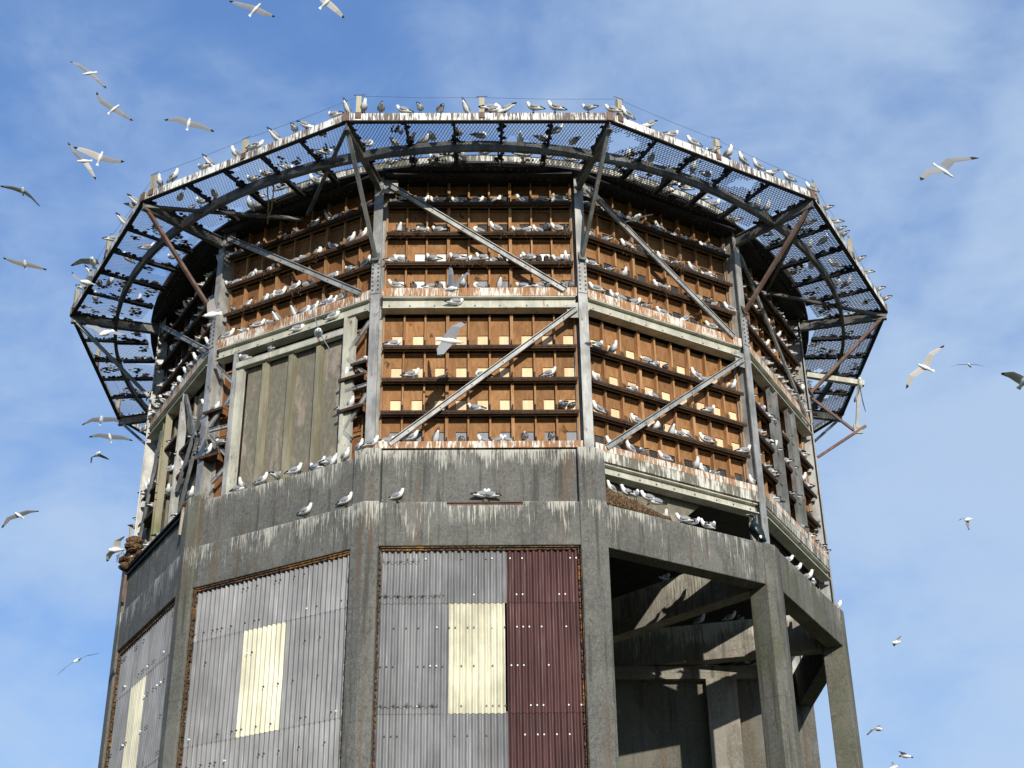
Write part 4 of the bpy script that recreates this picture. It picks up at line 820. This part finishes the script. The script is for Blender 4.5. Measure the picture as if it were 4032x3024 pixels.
# ------------------------------------------------------------------ perched birds
def loft(mb, spine, n=10, mi=0, cols=None):
    """spine: list of (x, z, ry, rn); rings square to the spine in the x-z plane"""
    vs = []; m_ = len(spine)
    for i, (x, z, ry, rn) in enumerate(spine):
        x0, z0 = spine[max(i - 1, 0)][:2]; x1, z1 = spine[min(i + 1, m_ - 1)][:2]
        d = Vector((x1 - x0, 0, z1 - z0)).normalized(); nn = Vector((-d.z, 0, d.x))
        for j in range(n):
            t = 2 * math.pi * j / n; vs.append(Vector((x, 0, z)) + Vector((0, 1, 0)) * ry * math.cos(t) + nn * rn * math.sin(t))
    fs = []; mis = []
    for i in range(m_ - 1):
        for j in range(n):
            fs.append((i * n + j, i * n + (j + 1) % n, (i + 1) * n + (j + 1) % n, (i + 1) * n + j))
            mis.append(cols(i, (j + 0.5) / n) if cols else mi)
    fs += [tuple(range(n))[::-1], tuple(range((m_ - 1) * n, m_ * n))]; mis += [mis[0], mis[-1]]
    b = len(mb.v); mb.v += [tuple(v) for v in vs]; mb.f += [tuple(b + q for q in f) for f in fs]; mb.mi += mis; mb.sm += [True] * len(fs)
def bird_parts(pose):
    dz = {'s': 0.0, 't': -0.055, 'p': -0.05, 'd': -0.04}[pose]
    body = MB(); back = 2
    if pose == 'p':
        sp = [(-0.185, 0.125, .016, .006), (-0.13, 0.128, .03, .018), (-0.08, 0.135, .05, .042), (-0.01, 0.142, .066, .060), (0.06, 0.15, .064, .062), (0.10, 0.165, .048, .05), (0.115, 0.19, .034, .034), (0.095, 0.222, .034, .034), (0.062, 0.234, .031, .031), (0.035, 0.232, .016, .016)]
        hx = 0.04; hz = 0.228; bd = (-1, -0.25)
    elif pose == 'd':
        sp = [(-0.17, 0.265, .020, .006), (-0.12, 0.235, .03, .02), (-0.07, 0.20, .05, .042), (-0.02, 0.165, .062, .056), (0.04, 0.13, .062, .058), (0.09, 0.10, .048, .046), (0.13, 0.085, .033, .033), (0.165, 0.08, .033, .033), (0.19, 0.07, .018, .018)]
        hx = 0.185; hz = 0.072; bd = (1, -0.5)
    else:
        up_ = 0.0 if pose == 's' else -0.02
        sp = [(-0.195, 0.108, .022, .006), (-0.14, 0.115, .032, .018), (-0.09, 0.128, .05, .042), (-0.03, 0.140, .064, .058), (0.03, 0.152, .066, .062), (0.085, 0.175, .052, .054), (0.112, 0.208 + up_, .036, .038), (0.124, 0.240 + up_, .034, .036), (0.136, 0.262 + up_, .032, .034), (0.158, 0.266 + up_, .020, .022)]
        hx = 0.160; hz = 0.262 + up_; bd = (1, -0.12)
    nsp = len(sp)
    def cols(i, t):      # grey saddle on the upper side between tail and nape
        return 1 if 0.06 < t < 0.44 and 1 <= i <= nsp - 6 else 0
    sp = [(x, z + dz, a, b) for x, z, a, b in sp]
    loft(body, sp, 12, 0, cols)
    bill = MB(); c = Vector((hx - 0.01 * bd[0], 0, hz + dz)); e = c + Vector((bd[0], 0, bd[1])).normalized() * 0.048
    bill.tube([c, e], [0.010, 0.003], 6)
    eye = MB()
    wings = []
    for s_ in (-1, 1):
        w_ = MB()
        if pose == 'd': ws = [(0.075, 0.125, .010, .030), (0.02, 0.165, .014, .045), (-0.05, 0.215, .013, .040), (-0.11, 0.26, .010, .026), (-0.16, 0.295, .007, .016), (-0.21, 0.325, .004, .006)]
        else: ws = [(0.085, 0.165, .010, .025), (0.03, 0.158, .015, .046), (-0.05, 0.150, .014, .043), (-0.12, 0.140, .010, .028), (-0.175, 0.130, .008, .017), (-0.235, 0.118, .004, .007)]
        wn = 8; vs = []
        loft(w_, [(x, z + dz, a, b) for x, z, a, b in ws], wn, 0, lambda i, t: 1 if i >= 3 else 0)
        off = [0.050, 0.060, 0.050, 0.032, 0.020, 0.008]
        for q in range(len(w_.v)):
            x, y, z = w_.v[q]; w_.v[q] = (x, y + s_ * off[q // wn], z)
        wings.append(w_.mesh('wing', ['b_grey', 'b_black']))
    lg = None
    if pose in 'sd':
        leg = MB(); leg.tube([(0, 0, 0.085), (0.004, 0, 0.03), (0, 0, 0.008)], 0.0065, 5); leg.box(-0.012, 0.03, -0.014, 0.014, 0.0, 0.007); lg = leg.mesh('leg', ['b_leg'])
    return dict(body=body.mesh('kittiwake', ['b_white', 'b_grey']), bill=bill.mesh('bill', ['b_bill']), wings=wings, leg=lg)
KIND = {p: bird_parts(p) for p in 'stpd'}
HEAD = {'R': 0.0, 'L': 180.0, 'F': -90.0, 'B': 90.0}
brnd = random.Random(99)
USED = set()
def perch(loc, ang, pose, label, group):
    q = KIND[pose]; s_ = brnd.uniform(0.93, 1.06)
    o = place(q['body'], 'kittiwake', None, loc, (0, R(brnd.uniform(-5, 4)), ang)); o.scale = (s_, s_ * brnd.uniform(.95, 1.05), s_ * brnd.uniform(.96, 1.04))
    for wm in q['wings']: place(wm, 'wing', o)
    place(q['bill'], 'bill', o)
    if q['leg']:
        for y in (-0.022, 0.022): place(q['leg'], 'leg', o, (0.01, y, 0))
    assert label not in USED, label
    USED.add(label); nw = len(label.split()); assert 4 <= nw <= 17, label
    return tag(o, label, 'bird', group)
LOOK = {('R', 's'): 'kittiwake standing, facing right', ('L', 's'): 'kittiwake standing, facing left', ('F', 's'): 'white-breasted standing kittiwake', ('B', 's'): 'grey-backed standing kittiwake',
        ('R', 't'): 'kittiwake sitting, facing right', ('L', 't'): 'kittiwake sitting, facing left', ('F', 't'): 'white-breasted sitting kittiwake', ('B', 't'): 'grey-backed sitting kittiwake'}
def look(h, p):
    if p == 'p': return 'preening kittiwake'
    if p == 'd': return 'tail-up kittiwake'
    return LOOK[(h, p)]
ROWZ = UPZ + LOZ
rowbirds = {}
for (k, r, u, h, p) in BOX_BIRDS: rowbirds.setdefault((k, r), []).append((u, h, p))
rw = {1: 'top', 2: 'second', 3: 'third', 4: 'bottom'}
for (k, r), lst in rowbirds.items():
    lst.sort(); last = -9
    cells = [sum(1 for e in UE[1:9] if u > e) for u, h, p in lst]
    for i, (u, h, p) in enumerate(lst):
        if u - last < 0.17: u = last + 0.17
        last = u; u = max(-2.02, min(2.04, u))
        c = cells[i]; same = [j for j, cc in enumerate(cells) if cc == c]
        pre = '' if len(same) == 1 else ('left ' if i == same[0] else ('right ' if i == same[-1] else 'middle '))
        lb = '%s%s, %s box, %s row of the %s %s wall' % (pre, look(h, p), ORD[c], rw[(r - 1) % 4 + 1], 'upper' if r < 5 else 'lower', FACE_NAME[k])
        a = 7.84 + brnd.uniform(-.02, .03)
        if r in (4, 8): a += 0.05
        ang = k * A30 + R(HEAD[h] + brnd.uniform(-24, 24))
        if h == 'B' and p != 'd': a += 0.03
        perch(world(k, a, u, ROWZ[r - 1] + 0.006), ang, p, lb, 'kittiwakes perched in the nest boxes')
cnt = {}
for (k, a, u, z, h, p, pi) in sorted(FREE_BIRDS, key=lambda t: (t[6], t[0], t[2])):
    cnt[pi] = cnt.get(pi, 0) + 1; n_ = cnt[pi]
    if abs(k) == 2 and a > 10 and p in 'st': h = 'B'
    tot = sum(1 for t in FREE_BIRDS if t[6] == pi)
    lb = '%s%s on the %s' % (look(h, p), '' if tot == 1 else ', %s from left' % (ORD[n_ - 1]), PLACES[pi])
    if abs(k) == 2 and a > 10: h = 'B'
    ang = k * A30 + R(HEAD[h] + brnd.uniform(-28, 28))
    perch(world(k, a, u, z), ang, p, lb, 'kittiwakes perched on beams and ledges')
# the many more that only show through the mesh or edge-on along the side walls: one object
crowd = MB()
def stamp(mb, mesh, mat4, mats):
    b = len(mb.v); mb.v += [tuple(mat4 @ v.co) for v in mesh.vertices]
    for p_ in mesh.polygons: mb.f.append(tuple(b + i for i in p_.vertices)); mb.mi.append(mats[p_.material_index]); mb.sm.append(True)
def stamp_bird(loc, ang, pose):
    q = KIND[pose]; m4 = Matrix.Translation(loc) @ Matrix.Rotation(ang, 4, 'Z')
    stamp(crowd, q['body'], m4, (0, 1)); stamp(crowd, q['bill'], m4, (3, 3))
    for wm in q['wings']: stamp(crowd, wm, m4, (1, 2))
    if q['leg']:
        for y in (-0.022, 0.022): stamp(crowd, q['leg'], m4 @ Matrix.Translation((0.01, y, 0)), (4, 4))
for (x, y) in WALK_BIRDS: stamp_bird(Vector((x, y, 19.885)), brnd.uniform(0, 6.28), brnd.choice('sssttp'))
for (x, y) in CURB_BIRDS: stamp_bird(Vector((x, y, 0)).normalized() * 8.48 + Vector((0, 0, 20.172)), brnd.choice((0, 3.14)) + brnd.uniform(-.5, .5), brnd.choice('st'))
allz = sorted(set(UPZ + LOZ + [13.36]))
srow = {}
xr = random.Random(5)
SIDE_BIRDS = SIDE_BIRDS + [(k, round(xr.uniform(-1.95, 1.95), 2), z) for k, zs_ in ((2, UPZ + LOZ), (-2, UPZ), (-2, UPZ + [14.98, 15.74, 14.23, 13.5])) for z in zs_ for _ in range(4)]
for (k, u, z) in SIDE_BIRDS:
    zz = min(allz, key=lambda q: abs(q - z)); srow.setdefault((k, zz), []).append(u)
for (k, zz), us in srow.items():
    last = -9
    for u in sorted(us):
        if u - last < 0.2: u = last + 0.2
        last = u
        if u > 2.3: continue
        rail = k == -2 and zz < 16
        if rail and zz < 13.7: zq, aq = 13.18, 8.04
        else: zq, aq = zz + 0.006, 7.85 if zz not in (17.10, 13.50) else 7.93
        if rail and zz > 13.7: zq = {15.74: 15.662, 14.98: 15.102, 14.23: 14.502}[zz]
        stamp_bird(world(k, aq, u, zq), k * A30 + R(brnd.choice((90, 60, 75, 120, 100, -90, 0)) + brnd.uniform(-20, 20)), brnd.choice('ssttp'))
# a few inside, on the beams of the open storey
for (az, r_, z) in ((45, 5.6, 12.125), (45, 6.2, 12.125), (45, 6.75, 12.125), (75, 5.2, 12.125), (75, 5.9, 12.125), (75, 6.15, 12.125), (75, 6.5, 12.125), (75, 7.0, 12.125), (75, 7.35, 12.125), (75, 4.2, 12.125)):
    stamp_bird(Vector((r_ * math.sin(R(az)), -r_ * math.cos(R(az)), z)), brnd.uniform(0, 6.28), brnd.choice('st'))
for x in (5.3, 6.1): stamp_bird(Vector((x, -1.05, 11.237)), brnd.uniform(0, 6.28), 's')
tag(crowd.build('kittiwake_crowd', ['b_white', 'b_grey', 'b_black', 'b_bill', 'b_leg']), 'many more kittiwakes seen through the walkway mesh and crowded along the side walls', 'birds', None, 'stuff')

# cormorant
cm = MB(); loft(cm, [(-0.20, -0.14, .02, .01), (-0.16, 0.0, .04, .025), (-0.12, 0.10, .07, .06), (-0.06, 0.20, .10, .095), (0.0, 0.31, .10, .10), (0.03, 0.40, .075, .08), (0.02, 0.47, .045, .045), (-0.01, 0.53, .034, .034), (0.0, 0.585, .032, .034), (0.035, 0.62, .036, .036), (0.075, 0.62, .032, .03), (0.10, 0.615, .018, .018)], 12, 0)
corm = place(cm.mesh('cormorant', ['b_corm']), 'cormorant', None, world(1, 8.06, 1.83, 12.15), A30 + math.pi - 0.25)
tag(corm, 'large black cormorant with white flank patch on the right concrete beam', 'bird')
for s_ in (-1, 1):
    wg = MB(); loft(wg, [(0.05, 0.38, .018, .05), (0.0, 0.30, .022, .09), (-0.07, 0.20, .02, .085), (-0.13, 0.10, .014, .05), (-0.18, 0.02, .006, .02)], 8, 0)
    wg.v = [(x, y + s_ * 0.095 * (1 if z > 0.15 else 0.75), z) for x, y, z in wg.v]; place(wg.mesh('wing', ['b_corm']), 'wing', corm)
mb = MB(); mb.tube([(0.10, 0, 0.62), (0.17, 0, 0.615), (0.18, 0, 0.60)], [0.014, 0.009, 0.003], 6); place(mb.mesh('bill', ['b_buff']), 'bill', corm)
mb = MB(); blob(mb, (-0.06, 0.085, 0.12), 0.035, 0.02, 0.045, rnd, 8, 5, 0, False); mb.sm = [True] * len(mb.f); place(mb.mesh('flank_patch', ['b_white']), 'flank_patch', corm)
for y in (-0.04, 0.04):
    mb = MB(); mb.tube([(-0.03, y, 0.12), (-0.02, y, 0.01)], 0.012, 6); mb.box(-0.03, 0.05, y - 0.03, y + 0.03, 0.0, 0.012); place(mb.mesh('leg', ['b_leg']), 'leg', corm)

# ------------------------------------------------------------------ flying birds
# each: origin, scale of the measured crop; left wing tip, wrist, root; right wing root, wrist, tip; head, tail; distance; chord in view; label
def flyer(o, s, L, Rw, H, T, label, dist=None, flat=1.0, dL=0.0, dR=0.0, under='b_under', chord=1.0):
    P = lambda q: (o[0] + q[0] * s, o[1] + q[1] * s)
    L = [P(q) for q in L]; Rw = [P(q) for q in Rw] if Rw else None; H = P(H); T = P(T)
    if dist is None:
        e = Rw[0] if Rw else L[2]; sp_ = math.hypot(L[0][0] - e[0], L[0][1] - e[1]); dist = 0.90 * F_PX / sp_
    hv, tv = ray_point(*H, dist), ray_point(*T, dist)
    ax = (hv - tv); blen = ax.length; ax.normalize()
    full = 0.37
    if blen < full:                         # foreshortened body: it points partly towards or away from us
        dep = math.sqrt(full * full - blen * blen); hv = hv - fwd * dep * 0.5; tv = tv + fwd * dep * 0.5
    ax = (hv - tv).normalized(); L_ = (hv - tv).length
    ctr = (hv + tv) / 2
    side = None
    mb = MB(); n = 12
    w0 = ray_point(*L[2], dist); w1 = ray_point(*(Rw[0] if Rw else L[2]), dist)
    lat_ = (ray_point(*L[1], dist) - ctr); lat_ = (lat_ - ax * lat_.dot(ax)).normalized(); nrm = ax.cross(lat_)
    prof = [(0.0, .040, .004), (0.10, .040, .010), (0.20, .026, .020), (0.32, .040, .036), (0.48, .056, .050), (0.64, .056, .052), (0.76, .040, .042), (0.84, .032, .034), (0.92, .032, .034), (0.985, .016, .018)]
    vs = []
    for (t, a_, b_) in prof:
        c_ = tv + (hv - tv) * t
        for j in range(n):
            g_ = 2 * math.pi * j / n; vs.append(c_ + lat_ * a_ * math.cos(g_) + nrm * b_ * math.sin(g_))
    fs = [(i * n + j, i * n + (j + 1) % n, (i + 1) * n + (j + 1) % n, (i + 1) * n + j) for i in range(len(prof) - 1) for j in range(n)] + [tuple(range(n)), tuple(range((len(prof) - 1) * n, len(prof) * n))]
    mb.add([v - ctr for v in vs], fs, 0, True)
    root = place(mb.mesh('kittiwake', ['b_white']), 'kittiwake', None, ctr)
    b2 = MB(); b2.tube([hv - ctr - ax * 0.01, hv - ctr + ax * 0.035], [0.010, 0.003], 6); place(b2.mesh('bill', ['b_bill']), 'bill', root)
    shoulder = tv + (hv - tv) * 0.66
    for w_, dd in ((L, dL), (list(reversed(Rw)) if Rw else None, dR)):
        if not w_: continue
        tip, wr, rt = ray_point(*w_[0], dist + dd), ray_point(*w_[1], dist + dd * 0.45 - 0.03), ray_point(*w_[2], dist)
        rt = shoulder * 0.55 + rt * 0.45
        back = (-ax * flat + fwd * (1 - flat) * 1.0).normalized()
        ctl = [(rt, .150, 0), (rt.lerp(wr, .5) + ax * 0.012, .140, 0), (wr + ax * 0.02, .120, 0), (wr.lerp(tip, .35) + ax * 0.016, .098, 0), (wr.lerp(tip, .70) + ax * 0.006, .066, 0), (wr.lerp(tip, .84), .048, 1), (tip, .010, 1)]
        along = (tip - rt).normalized(); nw = along.cross(back).normalized()
        if nw.dot(up) < 0: nw = -nw
        vs = []; mis = []
        for i, (p_, ch, bk) in enumerate(ctl):
            ch *= chord; th = 0.010 * (1 - i / 8)
            sweep = back + along * (0.0 if i < 4 else 0.35)
            for (f_, h_) in ((0, 0), (.3, 1), (.7, .7), (1, 0), (.7, -.3), (.3, -.6)):
                vs.append(p_ + sweep * ch * 1.3 * (f_ - 0.3) + nw * th * h_ - ctr)
        m6 = 6; fs = []
        for i in range(len(ctl) - 1):
            for j in range(m6):
                fs.append((i * m6 + j, i * m6 + (j + 1) % m6, (i + 1) * m6 + (j + 1) % m6, (i + 1) * m6 + j)); mis.append(2 if ctl[i + 1][2] and i >= 4 else (1 if j < 3 else 0))
        wm = MB(); wm.add(vs, fs, 0, False); wm.mi = mis; wm.f.append(tuple(range(6))); wm.mi.append(0); wm.sm.append(False); wm.f.append(tuple(range((len(ctl) - 1) * 6, len(ctl) * 6))); wm.mi.append(2); wm.sm.append(False)
        place(wm.mesh('wing', [under, 'b_grey', 'b_black']), 'wing', root)
    return tag(root, label, 'bird', 'kittiwakes in flight')
A = ((200, 200), .3195); B_ = ((850, 0), .2712); C_ = ((0, 700), .2712); D_ = ((0, 1600), .663); E_ = ((3400, 560), .3254); F_ = ((3400, 1300), .5122); G_ = ((3400, 2400), .3762)
fl = flyer
fl(*B_, [(195, 8), (380, 68), (520, 100)], [(600, 140), (720, 190), (862, 240)], (650, 50), (485, 235), 'gull gliding with black wingtips at the top edge, left of centre', dL=.1)
fl(*B_, [(1330, -260), (1470, -110), (1560, -5)], [(1640, 30), (1760, 150), (1868, 260)], (1690, -40), (1505, 128), 'gull half cut off by the top edge of the picture', dR=.1)
fl(*A, [(235, 132), (340, 175), (465, 250)], [(510, 285), (575, 360), (680, 465)], (390, 292), (575, 262), 'gull in the upper left sky, the highest of the left-hand flock', dL=.1, dR=-.1)
fl(*A, [(565, 508), (625, 620), (725, 690)], [(800, 720), (900, 790), (1015, 860)], (845, 665), (705, 778), 'gull below the highest one on the left, wings in a shallow V')
fl(*A, [(1400, 848), (1560, 838), (1680, 868)], [(1750, 890), (1865, 930), (2018, 992)], (1715, 830), (1678, 978), 'lone gull gliding just left of the walkway corner, wings drooped', dR=-.1)
fl(*A, [(208, 1130), (285, 1250), (390, 1335)], [(430, 1370), (480, 1460), (550, 1588)], (318, 1362), (515, 1355), 'steeply banking gull, left of the overlapping pair in the left sky')
fl(*A, [(282, 1182), (440, 1235), (580, 1285)], [(645, 1310), (760, 1350), (908, 1362)], (640, 1240), (570, 1412), 'level gull, right of the overlapping pair in the left sky', dL=-.15)
fl(*C_, [(-5, 115), (180, 145), (300, 178)], [(360, 190), (450, 270), (580, 412)], (345, 140), (322, 258), 'gull with one drooping wing at the left edge of the picture')
fl(*C_, [(42, 1158), (190, 1212), (330, 1248)], [(395, 1240), (520, 1285), (680, 1332)], (368, 1195), (355, 1328), 'wide-winged gull gliding low on the left, below the drooping one')
fl(*C_, [(1025, 1272), (1180, 1205), (1310, 1192)], [(1370, 1185), (1425, 1215), (1450, 1285)], (1360, 1160), (1342, 1312), 'gull swooping beside the upper left rim of the walkway', dist=28, dR=.15)
fl(*C_, [(1038, 1366), (1120, 1460), (1210, 1510)], [(1262, 1500), (1320, 1425), (1308, 1330)], (1205, 1512), (1330, 1535), 'gull with raised wing landing on the far left rim', dist=28.5, dR=.1)
fl(*D_, [(485, 110), (548, 78), (602, 72)], [(630, 70), (680, 76), (737, 97)], (607, 55), (592, 112), 'dark-backed gull, uppermost of three left of the tower shoulder', under='b_grey')
fl(*D_, [(528, 180), (590, 170), (640, 168)], [(670, 172), (728, 184), (788, 202)], (650, 160), (657, 216), 'dark-backed gull, middle of three left of the tower shoulder', under='b_grey')
fl(*D_, [(542, 337), (545, 302), (572, 293)], [(595, 292), (620, 302), (648, 314)], (606, 272), (556, 300), 'small folded-wing gull, lowest of three left of the tower shoulder', dist=33, under='b_grey', dL=.2)
fl(*D_, [(8, 722), (50, 666), (105, 642)], [(130, 632), (170, 624), (231, 621)], (92, 630), (137, 668), 'brownish gull at the left edge halfway down the picture', under='b_grey')
fl(*D_, [(633, 921), (646, 880), (672, 857)], [(684, 838), (696, 800), (734, 773)], (656, 848), (728, 858), 'banking gull beside the left concrete parapet', dist=30)
fl(*D_, [(337, 1599), (385, 1555), (442, 1510)], [(470, 1495), (520, 1480), (588, 1468)], (446, 1512), (478, 1502), 'thin edge-on gull at the lower left of the sky', flat=.15, under='b_grey')
fl(*E_, [(695, 462), (790, 372), (930, 310)], [(985, 250), (1075, 222), (1400, 192)], (1088, 425), (835, 255), 'large gull with spread wings in the upper right sky', dL=-.3, dR=.1, chord=1.6)
fl(*F_, [(325, 448), (370, 350), (440, 290)], [(490, 250), (515, 185), (620, 115)], (415, 262), (545, 318), 'white-bellied gull banking left in the right-hand sky')
fl(*F_, [(668, 285), (725, 266), (785, 262)], [(818, 262), (860, 264), (925, 278)], (797, 256), (832, 286), 'edge-on gull right of the white-bellied one', flat=.2, under='b_grey')
fl(*F_, [(1062, 328), (1140, 340), (1210, 372)], [(1235, 360), (1262, 330), (1400, 290)], (1255, 345), (1208, 452), 'gull cut off by the right edge of the picture', dist=26)
fl(*F_, [(726, 1468), (756, 1448), (780, 1452)], [(790, 1462), (797, 1495), (810, 1538)], (768, 1458), (842, 1450), 'small gull with a hanging wing low in the right sky', dist=42, dL=.25)
fl(*G_, [(390, 280), (352, 308), (345, 335)], [(335, 345), (322, 362), (318, 385)], (290, 340), (400, 348), 'tiny gull with one raised wing right of the concrete pillar', dist=40, dR=.3)
fl(*G_, [(38, 1316), (92, 1262), (130, 1240)], [(145, 1232), (160, 1222), (178, 1212)], (178, 1240), (115, 1262), 'tiny slanting gull close to the lower right pillar', dist=38, flat=.4, dR=.3)
fl(*G_, [(375, 1484), (415, 1498), (440, 1522)], [(465, 1525), (492, 1538), (520, 1555)], (486, 1528), (382, 1542), 'tiny gull flying right near the bottom right corner', dist=42, dR=.2)
fl(*G_, [(300, 1600), (302, 1630), (308, 1655)], [(325, 1660), (335, 1685), (345, 1720)], (262, 1655), (366, 1652), 'tiny gull at the bottom edge, right of the pillars', dist=42, dR=.2)
fl((1300, 1100), .4973, [(1080, 338), (1005, 375), (935, 450)], [(920, 505), (890, 560), (878, 608)], (1048, 500), (832, 472), 'grey gull flying past the middle of the front nest boxes', dist=29.2, dL=.1, dR=-.2, under='b_grey', chord=1.25)
fl((1300, 300), .5425, [(875, 1370), (880, 1440), (890, 1540)], [(905, 1540), (950, 1470), (1025, 1408)], (925, 1545), (830, 1548), 'gull landing with raised wings on the front girder', dist=28.8, dL=.2, dR=-.1, under='b_grey')
fl((1100, 1000), .3314, [(333, 488), (400, 690), (465, 885)], [(505, 965), (600, 1150), (748, 1398)], (492, 905), (430, 985), 'pale gull with long narrow wings in front of the metal door', dist=19, flat=.25, under='b_grey', chord=.7)
fl((2300, 300), .5877, [(475, 922), (415, 935), (350, 950)], [(340, 958), (300, 968), (255, 988)], (372, 935), (330, 965), 'white gull gliding in front of the upper right nest boxes', dist=28.5, flat=.5)
fl((200, 1000), .5425, [(232, 515), (310, 530), (380, 570)], [(420, 570), (470, 572), (540, 598)], (372, 590), (440, 552), 'gull flying under the left side of the walkway', dist=27, dL=.1)
fl((500, 900), .2412, [(1385, 1125), (1360, 1230), (1370, 1350)], [(1420, 1350), (1450, 1330), (1500, 1290)], (1268, 1430), (1535, 1378), 'white gull flapping beside the left steel column', dist=29, dL=-.1, dR=.3)
fl((2800, 1000), .4822, [(1262, 1285), (1235, 1190), (1212, 1100)], [(1200, 1110), (1180, 1180), (1165, 1195)], (1205, 1005), (1228, 1130), 'gull with hanging wings beside the broken bracket on the right', dist=32, dR=.2)
